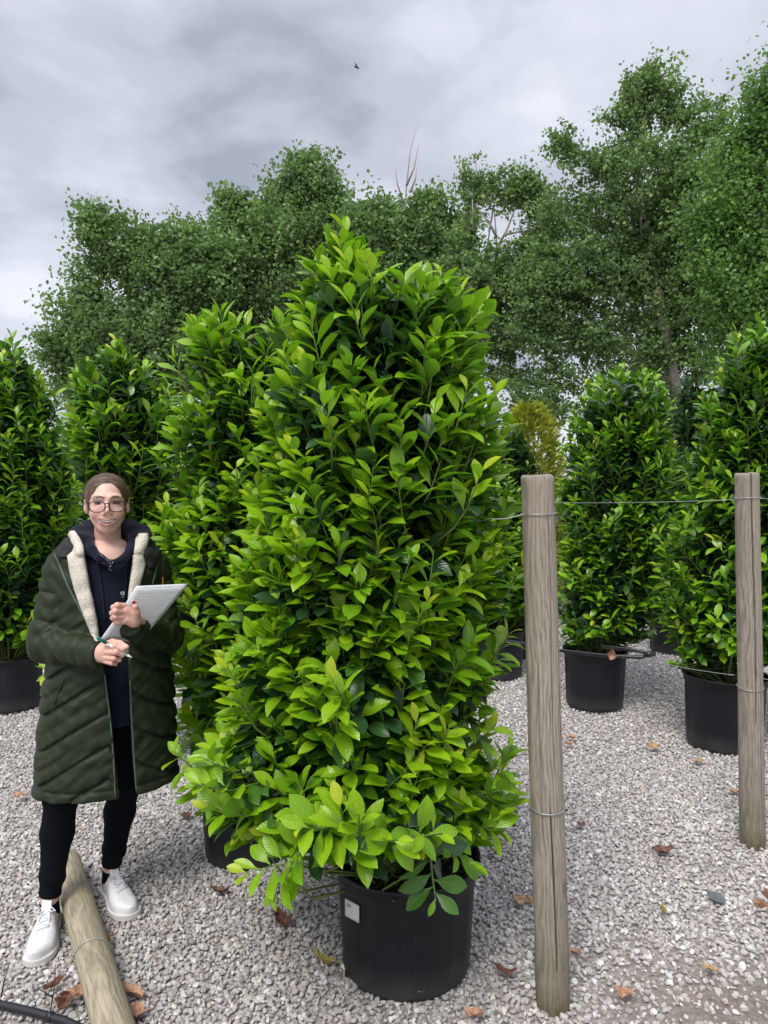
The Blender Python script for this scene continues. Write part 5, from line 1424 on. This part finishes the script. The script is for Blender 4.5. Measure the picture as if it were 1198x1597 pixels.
# ---------------------------- leggings, socks, trainers
g = Grid((-.38, -.42, .08), (.32, .30, .80), .0045)
D = legfield(g)
wr = .0022 * np.sin(g.Z * 95 + g.X * 30 + 2 * np.sin(g.Y * 30)) * np.exp(-((g.Z - .16) / .06) ** 2) + .002 * np.sin(g.Z * 80 - g.X * 40) * np.exp(-((g.Z - kneeL[2]) / .07) ** 2)
D = D + wr
D = smin(D, g.ell(W(168, 1060, .03), (.145, .10, .12)), .03)
for an in (aL, aR): D = smax(D, -g.sph(an + np.array((0, 0, -.012)), .052), .003)
D = np.maximum(D, .115 - g.Z)
V, F = nets(g, D); leg_vf = (V, F); pobj('leggings', mesh_from('leggings', V, F), legg_m, person)
def shoe(f, side):
    o_, d_, s_ = foot_frame(f); z_ = np.array((0, 0, 1.0))
    g = Grid((-.075, -.04, -.004), (.075, .30, .15), .0025)
    X, Y, Z = g.X, g.Y, g.Z
    hw = np.interp(Y, [-.01, .03, .09, .17, .215, .27], [.029, .037, .037, .052, .051, .022]).astype(np.float32)
    cx = np.interp(Y, [0, .1, .2, .27], [0, .0, .004 * side, -.004 * side]).astype(np.float32)
    foot2 = np.maximum(np.abs(X - cx) - hw, np.maximum(-Y - .006, Y - .262)); 
    tip2 = np.sqrt((X - cx) ** 2 + (Y - .222) ** 2) - .0505; foot2 = np.where(Y > .222, tip2, foot2)
    heel2 = np.sqrt(X ** 2 + (Y - .028) ** 2) - .0375; foot2 = np.where(Y < .028, heel2, foot2)
    sole = smax(foot2, np.maximum(Z - .021 - .005 * np.clip((Y - .2) / .06, 0, 1), -Z), .004)
    V, F = nets(g, sole); V = relax(V, F, 1, .4); TR = lambda V: o_ + V[:, :1] * s_ + V[:, 1:2] * d_ + V[:, 2:] * z_
    sh = pobj('shoe', None, None, person) if False else None
    top = np.interp(Y, [0, .05, .10, .15, .20, .25], [.092, .078, .094, .080, .064, .054]).astype(np.float32)
    wz = hw * np.sqrt(np.clip(1 - (np.clip(Z - .02, 0, 1) / np.maximum(top - .015, .01)) ** 2.6, 0.0, 1)) - .003
    U = smax(np.maximum(foot2 + .0025, Z - top), np.abs(X - cx) - np.maximum(wz, .018 * (Y < .17)), .010)
    U = np.maximum(U, .018 - Z)
    U = smax(U, -g.cap((0, .045, .085), (0, .062, .15), .027, .03), .004)
    U = U + .0011 * np.exp(-((Y - (.185 - 5 * X ** 2)) / .0028) ** 2) * (Z > .03)         # toe-cap seam
    U = U + .0010 * np.exp(-((np.abs(X) - .021) / .002) ** 2) * ((Y > .09) & (Y < .185) & (Z > .04))
    Vu, Fu = nets(g, U); Vu = relax(Vu, Fu, 1, .4)
    up_ = pobj('shoe', mesh_from('shoe', TR(Vu), Fu), shoe_m, person)
    pobj('sole', mesh_from('sole', TR(V), F), sole_m, up_)
    bv = BVHTree.FromPolygons(Vu.tolist(), Fu.tolist())
    def drop(x, y, l=.0015):
        h = bv.ray_cast(Vector((x, y, .3)), Vector((0, 0, -1))); return np.array(h[0]) + (0, 0, l) if h[0] is not None else np.array((x, y, .07))
    G_ = Geo()
    for k in range(6):
        y_ = .100 + .0145 * k; w_ = .021
        a = [drop(w_ * t_, y_ + .006 * t_ * (1 if k % 2 else -1), .003) for t_ in (-1, -.5, 0, .5, 1)]; G_.add(*tube(a, .0027, 6))
    # bow
    for s in (-1, 1):
        G_.add(*tube([drop(0, .10, .006), drop(0, .10, .0) + (.018 * s, .004, .014), drop(0, .10, .0) + (.034 * s, .018, .006), drop(0, .10, .0) + (.018 * s, .016, .006), drop(0, .104, .006)], .0022, 6))
        G_.add(*tube([drop(0, .10, .006), drop(.015 * s, .125, .007), drop(.019 * s, .150, .004)], .0020, 6))
    Gv = TR(np.array([np.array(q) for q in G_.V])); pobj('laces', mesh_from('laces', Gv, G_.F), lace_m, up_)
    # tongue
    g2 = Grid((-.05, .03, .05), (.05, .14, .15), .0025); T_ = g2.cap((0, .115, .083), (0, .088, .120), .0175, .0175)
    T_ = np.maximum(T_, np.abs(((g2.Y - .10) * .78 + (g2.Z - .102) * .62)) - .0055)
    Vt, Ft = nets(g2, T_); pobj('tongue', mesh_from('tongue', TR(relax(Vt, Ft, 2, .5)), Ft), shoe_m, up_)
    # black low sock
    g3 = Grid((-.05, .0, .05), (.05, .12, .13), .003); K = g3.cap((0, .050, .055), (0, .058, .104), .0335, .0325); K = np.maximum(K, g3.Z - .112 + .35 * (g3.Y - .05))
    Vk, Fk = nets(g3, K); pobj('sock', mesh_from('sock', TR(Vk), Fk), legg_m, person)
shoe(fL, -1); shoe(fR, 1)

# ---------------------------- hooded sweatshirt
lo = W(70, 1135, 0) * np.array((1, 0, 1)) + (0, -.24, 0); hi = W(262, 800, 0) * np.array((1, 0, 1)) + (0, .22, 0)
g = Grid(lo, hi, .0042)
zs = [W(168, p_, 0)[2] for p_ in (1125, 1060, 1000, 930, 880, 850)]
cxv = W(170, 950, 0)[0]
rx = np.interp(g.Z, zs, [.135, .135, .128, .135, .14, .12]).astype(np.float32); ry = np.interp(g.Z, zs, [.118, .116, .112, .118, .105, .075]).astype(np.float32)
q = np.sqrt(((g.X - cxv) / rx) ** 2 + ((g.Y - .015) / ry) ** 2)
D = (q - 1) * np.minimum(rx, ry)
D = smax(D, g.Z - zs[-1], .03); D = np.maximum(D, zs[0] - g.Z)
D = D + .003 * np.sin(g.X * 38 + 3 * np.sin(g.Z * 9)) * np.exp(-((g.Z - zs[1]) / .15) ** 2) + .0022 * np.sin(g.Z * 42 + g.X * 25)
# neck opening
D = smax(D, -g.ell(W(170, 846, -.055), (.058, .085, .078)), .012)
ringp = [W(174, 879, -.122), W(156, 870, -.115), W(142, 858, -.080), W(135, 843, -.020), W(138, 830, .045), W(152, 826, .085), W(172, 825, .100), W(194, 825, .085), W(207, 829, .045), W(211, 842, -.015), W(205, 858, -.075), W(192, 872, -.112), W(174, 879, -.122)]
ringr = [.010, .013, .018, .022, .026, .028, .028, .028, .026, .022, .018, .013, .010]
D = smin(D, g.chain(ringp, ringr, .012), .006)
ring2 = [W(126, 862, -.085), W(124, 842, -.035), W(122, 833, .03), W(140, 826, .085), W(168, 822, .12), W(200, 824, .10), W(222, 830, .04), W(224, 842, -.03), W(215, 860, -.08)]
D = smin(D, g.chain(ring2, [.014, .022, .028, .034, .036, .034, .028, .022, .014], .015), .010)
V, F = nets(g, D); V = relax(V, F, 1, .4); hood_vf = (V, F)
hood = pobj('sweatshirt', mesh_from('sweatshirt', V, F), navy_m, person)

# ---------------------------- coat
lo = W(36, 1262, 0) * np.array((1, 0, 1)) + (-.02, -.36, 0); hi = W(292, 812, 0) * np.array((1, 0, 1)) + (0.0, .26, .0)
g = Grid(lo, hi, .0050)
print('coat grid', g.n)
X, Y, Z = g.X, g.Y, g.Z
prs = [(1262, 46, 277), (1200, 52, 277), (1120, 58, 274), (1060, 66, 270), (1000, 76, 262), (940, 84, 254), (890, 84, 252), (862, 88, 247), (840, 100, 235)]
zs = []; lx = []; rxx = []
for p_, a, b_ in prs: q1, q2 = W(a, p_, 0), W(b_, p_, 0); zs.append((q1[2] + q2[2]) / 2); lx.append(q1[0]); rxx.append(q2[0])
o_ = np.argsort(zs); zs = np.array(zs)[o_]; lx = np.array(lx)[o_]; rxx = np.array(rxx)[o_]
ctr = (np.interp(Z, zs, lx) + np.interp(Z, zs, rxx)) / 2; rx = (np.interp(Z, zs, rxx) - np.interp(Z, zs, lx)) / 2
ctr = ctr.astype(np.float32); rx = rx.astype(np.float32)
ry = np.interp(Z, zs, [.185, .180, .170, .160, .150, .145, .135, .125, .095]).astype(np.float32)
def ell2(rx, ry, cy=.02, p=2.3): return ((np.abs((X - ctr) / rx) ** p + np.abs((Y - cy) / ry) ** p) ** (1 / p) - 1) * np.minimum(rx, ry)
body_o = ell2(rx, ry); ztop = W(168, 838, 0)[2]
body_o = smax(body_o, Z - ztop, .03)
for a_, e_ in (((W(150, 846, .05)), shR + np.array((0.0, 0, .0))), ((W(190, 846, .05)), shL + np.array((0.0, 0, .0)))):
    body_o = smin(body_o, g.cap(a_, e_, .060, .066), .03)
# quilting: chevrons rising towards the front edges, puffed between seams
ax_ = np.abs(X - ctr)
def seams(s, sp, wdt=.010):
    f_ = np.abs(((s / sp) % 1.0) - .5) * 2     # 1 at the seam
    dd = (1 - f_) * sp / 2
    return -.0100 * np.exp(-(dd / wdt) ** 2) + .0045 * np.sin(np.pi * np.clip(1 - f_, 0, 1))
chev = Z + .62 * ax_ + .012 * np.sin(X * 14)
disp = seams(chev + .02, .118, .0065)
wrk = .0032 * np.sin(X * 55 + 7 * np.sin(Z * 13 + 1)) * np.sin(Z * 37 + 4 * np.sin(X * 11)) + .0022 * np.sin(Z * 90 + X * 60 + 3 * np.sin(X * 31)) + .0015 * np.sin(X * 130 - Z * 60 + 5 * np.sin(Z * 25))
lowpart = np.clip((W(168, 985, 0)[2] - Z) / .06, 0, 1)
body_q = body_o - disp * (.12 + .78 * lowpart) - wrk * .75
hemz = W(168, 1249, -.16)[2]
hemb = np.exp(-((Z - hemz - .035) / .006) ** 2) * .006
body_q = body_q + hemb
inner = body_o + .030
shell = smax(body_q, -inner, .004)
shell = smax(shell, hemz - Z + .045 * np.clip((X - .0) / .25, -1, 1) * 0, .008)
# front opening
orow = [(820, 124, 212), (835, 122, 211), (850, 125, 211), (870, 130, 210), (920, 140, 203), (970, 150, 200), (1000, 154, 199), (1040, 163, 200), (1100, 172, 202), (1180, 180, 206), (1260, 189, 214)]
oz = []; ol = []; orr = []
for p_, a, b_ in orow: q1, q2 = W(a, p_, -.14), W(b_, p_, -.14); oz.append(q1[2]); ol.append(q1[0]); orr.append(q2[0])
i_ = np.argsort(oz); oz = np.array(oz)[i_]; ol = np.array(ol)[i_]; orr = np.array(orr)[i_]
OL = np.interp(Z, oz, ol).astype(np.float32); OR = np.interp(Z, oz, orr).astype(np.float32)
wedge = np.maximum(np.maximum(OL - X, X - OR), Y - .02)
shell = smax(shell, -wedge, .010)
# neck hole
shell = smax(shell, -g.cap(W(168, 880, .03), W(168, 790, .03), .098, .118), .010)
# sleeves
def sleeve(a_, e_, w_, ra, re, rw_, ph):
    c1, t1 = g.cap(a_, e_, ra, re, True); c2, t2 = g.cap(e_, w_, re, rw_, True)
    L1 = np.linalg.norm(e_ - a_); L2 = np.linalg.norm(w_ - e_)
    s = np.where(c1 < c2, t1 * L1, L1 + t2 * L2)
    c = smin(c1, c2, .025)
    k_ = s + .012 * np.sin(9 * X + ph * 3)
    puff = seams(k_ + ph, .100, .0065) * .62
    crease = .0050 * np.sin(s * 75 + 9 * X + ph * 5) * np.exp(-((s - L1) / .07) ** 2)
    cuff = .006 * np.exp(-((s - (L1 + L2 - .018)) / .006) ** 2)
    c = c - puff - crease - wrk * .8 + cuff
    # cut flat at the cuff with a hollow round the wrist
    d_ = norm(w_ - e_); pl = (X - w_[0]) * d_[0] + (Y - w_[1]) * d_[1] + (Z - w_[2]) * d_[2]
    c = smax(c, pl - .010, .012)
    return c
cR = W(156, 1020, -.230); cL = W(203, 977, -.240)
s1 = sleeve(shR + np.array((-.010, 0, -.005)), elR, cR, .064, .062, .043, .02)
s2 = sleeve(shL + np.array((.006, 0, -.005)), elL, cL, .064, .064, .045, .05)
coatD = smin(shell, s1, .012); coatD = smin(coatD, s2, .012)
V, F = nets(g, coatD); V = relax(V, F, 1, .4); coat_vf = (V, F)
coat = pobj('coat', mesh_from('coat', V, F), coat_m, person)
bvc = bvh_of(coat_vf); bvh_all = bvh_of(coat_vf, hood_vf, head_vf)
# fleece lapels
bvl = bvh_of(coat_vf, hood_vf)
v, f = strip(bvl, [(829, 106, 117), (840, 110, 124), (852, 116, 129), (861, 114, 130), (868, 106, 131), (892, 110, 135), (920, 117, 140), (945, 126, 146), (970, 136, 150.5), (1000, 148, 154)], 8, .004, 7, .004, 1)
thick(pobj('fleece_lining', mesh_from('fleece_lining', v, f), fleece_m, person), .005)
v, f = strip(bvl, [(833, 218, 229), (842, 212, 231), (854, 210, 228), (866, 209, 222), (880, 208, 226), (900, 205, 221), (925, 202, 214), (945, 201, 209)], 8, .004, 7, .004, 3)
thick(pobj('fleece_lining', mesh_from('fleece_lining', v, f), fleece_m, person), .005)
# charcoal inner panels turned out over the shoulders
v, f = strip(bvl, [(834, 98, 107), (843, 88, 112), (852, 81, 118), (860, 86, 114), (870, 91, 104)], 8, .003, 5, .003, 5)
thick(pobj('turned_facing', mesh_from('turned_facing', v, f), dark_lin, person), .006)
v, f = strip(bvl, [(840, 230, 240), (850, 228, 251), (862, 224, 249), (874, 226, 246), (886, 232, 241)], 8, .003, 5, .003, 6)
thick(pobj('turned_facing', mesh_from('turned_facing', v, f), dark_lin, person), .006)
# plackets / zip lines
def line(bv, pts, r_, name, mat, lift=.003, parent=person, n=8, sub=6):
    P_ = []; last = None
    for i in range(len(pts) - 1):
        for k in range(sub):
            t = k / sub; p = onto(bv, pts[i][0] + (pts[i + 1][0] - pts[i][0]) * t, pts[i][1] + (pts[i + 1][1] - pts[i][1]) * t, lift, last); last = p; P_.append(p)
    P_.append(onto(bv, *pts[-1], lift, last))
    # smooth jumps
    A_ = np.array(P_)
    for _ in range(4): A_[1:-1] = (A_[:-2] + 2 * A_[1:-1] + A_[2:]) / 4
    return pobj(name, mesh_from(name, *tube(list(A_), r_, n)), mat, parent)
line(bvc, [(86, 864), (90, 874), (95, 886), (105, 912), (119, 938), (134, 968), (146, 993)], .0038, 'zip_tape', zip_m, .002)
line(bvc, [(249, 866), (247, 876), (243, 890), (238, 912)], .0035, 'zip_tape', zip_m, .002)
line(bvc, [(163, 1052), (168, 1090), (173, 1130), (177, 1180), (180, 1244)], .0030, 'zip_tape', zip_m, .001)
line(bvc, [(203, 1062), (205, 1110), (208, 1160), (211, 1210), (215, 1252)], .0028, 'zip_tape', zip_m, .002)
v, f = tube([W(214, 1251, -.16), W(215, 1262, -.16)], [.004, .003], 6); pobj('zip_pull', mesh_from('zip_pull', v, f), silver, person)
line(bvc, [(101, 1058), (92, 1078), (85, 1098)], .0028, 'pocket_welt', coat_m, .001)
line(bvc, [(253, 872), (255, 885), (254, 900)], .0022, 'drawcord', dark_lin, .004); line(bvc, [(254, 900), (254, 914)], .0024, 'cord_tip', simple('orange_cord', (.5, .2, .06), .6), .004)
# drawstrings
bvs = bvh_of(hood_vf)
line(bvs, [(151, 868), (155, 890), (159, 915), (162, 940), (164, 968)], .0030, 'drawstring', navy_m, .003)
line(bvs, [(196, 872), (197, 895), (196, 925), (194, 936)], .0030, 'drawstring', navy_m, .003)
# chest emblem: little ring glyph over a green bar, then the start of a word
white_print = simple('white_print', (.70, .74, .72), .7); green_print = simple('green_print', (.02, .22, .13), .7)
def loop_on(cx_, cy_, rx_, ry_, r_, mat, name, a0=0, a1=360, bv=bvs):
    pts = []
    for k in range(17):
        a = math.radians(a0 + (a1 - a0) * k / 16); pts.append(onto(bv, cx_ + rx_ * math.cos(a), cy_ + ry_ * math.sin(a), .0006))
    return pobj(name, mesh_from(name, *tube(pts, r_, 5)), mat, person)
loop_on(191.0, 925.5, 2.3, 2.3, .0011, white_print, 'emblem'); loop_on(191.2, 925.6, .8, .8, .0009, green_print, 'emblem')
line(bvs, [(193.6, 922.5), (193.8, 928.4)], .0009, 'emblem', white_print, .0006)
line(bvs, [(189.3, 931), (194, 931)], .0016, 'emblem', green_print, .0004); line(bvs, [(190.6, 931), (192.0, 931)], .0010, 'emblem', white_print, .0014)
for y_ in (922, 926.5, 931): line(bvs, [(200.6, y_), (203.4, y_)], .0010, 'emblem', white_print, .0006)
# necklaces
bvn = bvh_of(hood_vf, head_vf)
line(bvn, [(187, 845), (188, 853), (184, 862), (179, 872), (174, 880)], .0006, 'necklace', silver, .0025); line(bvn, [(150, 848), (152, 858), (160, 868), (167, 873), (173, 880)], .0005, 'necklace', silver, .0025)
line(bvn, [(167, 873), (170, 872), (173, 875), (177, 871)], .0005, 'necklace', silver, .003)
loop_on(172.8, 886, 2.7, 3.4, .0009, silver, 'pendant', 40, 320, bvn)
# ring and painted thumb nail
pobj('finger_ring', mesh_from('finger_ring', *tube([W(179 + 3.6 * math.cos(a) * .25, 955.5 + 5.0 * math.sin(a), -.296 + .012 * (1 - math.cos(a)) * .3 - .006 * math.cos(a)) for a in np.linspace(0, 6.28, 17)], .0010, 5)), silver, person)
g = Grid(W(200, 948, -.32), W(217, 930, -.27) + (0, .02, 0), .0012); D = g.ell(W(208.7, 939.5, -.2985), (.0052, .0034, .0066))
V, F = nets(g, D); pobj('nail', mesh_from('nail', V, F), simple('dark_red_varnish', (.12, .008, .02), .15), person)

# ---------------------------- notebook (held: its own thing)
M = Mat('handwritten_page'); b = M.bsdf(Roughness=0.8)
at = M.n('ShaderNodeAttribute', attribute_name='puv'); sp_ = M.n('ShaderNodeSeparateXYZ'); M.l(at.outputs['Vector'], sp_.inputs[0])
rowp = M.math('FRACT', M.math('MULTIPLY', sp_.outputs[1], 19.0)); rowm = M.math('SUBTRACT', 1.0, M.math('MULTIPLY', M.math('ABSOLUTE', M.math('SUBTRACT', rowp, .5)), 3.4), clamp=True)
cb = M.n('ShaderNodeCombineXYZ'); M.l(M.math('MULTIPLY', sp_.outputs[0], 60.0), cb.inputs[0]); M.l(M.math('MULTIPLY', sp_.outputs[1], 60.0), cb.inputs[1])
wn_ = M.noise(1.0, 3, .7, 1.5, cb.outputs[0]); ink_ = M.ramp(wn_, [(.44, (0, 0, 0)), (.52, (1, 1, 1)), (.60, (0, 0, 0))])
gap = M.ramp(M.noise(.14, 2, .5, 0, cb.outputs[0]), [(.40, (0, 0, 0)), (.5, (1, 1, 1))])
fac = M.math('MULTIPLY', M.math('MULTIPLY', ink_, rowm), M.math('MULTIPLY', gap, .65))
redz = M.math('MULTIPLY', M.math('LESS_THAN', M.math('ABSOLUTE', M.math('SUBTRACT', sp_.outputs[0], .30)), .10), M.math('LESS_THAN', M.math('ABSOLUTE', M.math('SUBTRACT', sp_.outputs[1], .18)), .035))
inkc = M.mix(redz, (.10, .10, .12), (.55, .04, .06))
M.l(M.mix(fac, (.52, .53, .55), inkc), b.inputs['Base Color']); page_m = M.m
paper_m = simple('white_paper', (.70, .71, .74), .7, None, .03, 30)
def quad_sheet(c4, off, nx_=10, ny_=12, bendv=.008, inset=(0, 0, 0, 0)):
    TL, TR_, BR, BL = [np.array(c) for c in c4]; nn_ = norm(np.cross(TR_ - TL, BL - TL)); nn_ = nn_ * (-1 if nn_ @ (CAML - TL) < 0 else 1)
    V = []; UV = []
    for j in range(ny_ + 1):
        for i in range(nx_ + 1):
            u, v_ = i / nx_, j / ny_; u2 = inset[0] + (1 - inset[0] - inset[1]) * u; v2 = inset[2] + (1 - inset[2] - inset[3]) * v_
            p = (TL * (1 - u2) + TR_ * u2) * (1 - v2) + (BL * (1 - u2) + BR * u2) * v2
            V.append(p + nn_ * (off + bendv * math.sin(math.pi * v2) - bendv * .7 * (1 - v2) ** 3 * (off < 0.002))); UV.append((u2, v2, 0))
    F = [(j * (nx_ + 1) + i, (j + 1) * (nx_ + 1) + i, (j + 1) * (nx_ + 1) + i + 1, j * (nx_ + 1) + i + 1) for j in range(ny_) for i in range(nx_)]
    return V, F, UV, nn_
N4 = [W(214, 915, -.235), W(294, 911.5, -.215), W(216, 1003, -.205), W(157, 998, -.236)]
nb = bpy.data.objects.new('notebook', None); C.objects.link(nb); nb.matrix_world = WM
put(nb, 'open spiral notebook with handwritten page held up in the woman\'s hand', 'notebook')
for nm, off, mt, th_, ins in (('cover', -.0065, paper_m, .0012, (0, 0, 0, 0)), ('page_block', -.0045, paper_m, .0035, (0.004, .004, .004, .004)), ('page', 0.0005, page_m, .0004, (.008, .01, .010, .008)), ('page', .0022, page_m, .0003, (.012, .01, .022, .012))):
    V, F, UV, nn_ = quad_sheet(N4, off, inset=ins)
    o = pobj(nm, mesh_from(nm, V, F, attrs={'puv': UV}), mt, nb); thick(o, th_)
G_ = Geo()
for k in range(34):
    t = (k + .5) / 34; p = N4[1] * (1 - t) + N4[2] * t; ux_ = norm(N4[1] - N4[0]); vx_ = norm(N4[2] - N4[1])
    G_.add(*tube([p + ux_ * (-.001 + .0042 * math.cos(a)) + nn_ * (.0055 * math.sin(a) - .002) for a in np.linspace(0, 6.0, 9)], .0007, 4))
pobj('spiral_binding', G_.mesh('spiral_binding'), simple('black_wire', (.02, .02, .022), .4), nb)
# ---------------------------- pen
pa_, pb_ = W(150.5, 994.5, -.282), W(206.5, 1026, -.300)
pd = pb_ - pa_
pen = bpy.data.objects.new('pen', None); C.objects.link(pen); pen.matrix_world = WM
put(pen, 'white ballpoint pen with a green end held in the woman\'s other hand', 'pen')
pobj('barrel', mesh_from('barrel', *tube([pa_ + pd * .27, pa_ + pd * .6, pa_ + pd * .86], [.0043, .0045, .0046], 14)), simple('white_plastic', (.72, .73, .74), .3), pen)
gp = simple('green_plastic', (.0, .17, .11), .3)
pobj('clip_end', mesh_from('clip_end', *tube([pa_, pa_ + pd * .04, pa_ + pd * .275], [.0035, .0050, .0050], 14)), gp, pen)
pobj('clip', mesh_from('clip', *tube([pa_ + pd * .04 + np.array((.001, -.006, .006)), pa_ + pd * .33 + np.array((.001, -.006, .006))], [.0022, .0018], 6)), gp, pen)
pobj('tip', mesh_from('tip', *tube([pa_ + pd * .86, pa_ + pd * .96, pa_ + pd], [.0046, .0022, .0007], 14)), simple('white_tip', (.68, .69, .70), .3), pen)
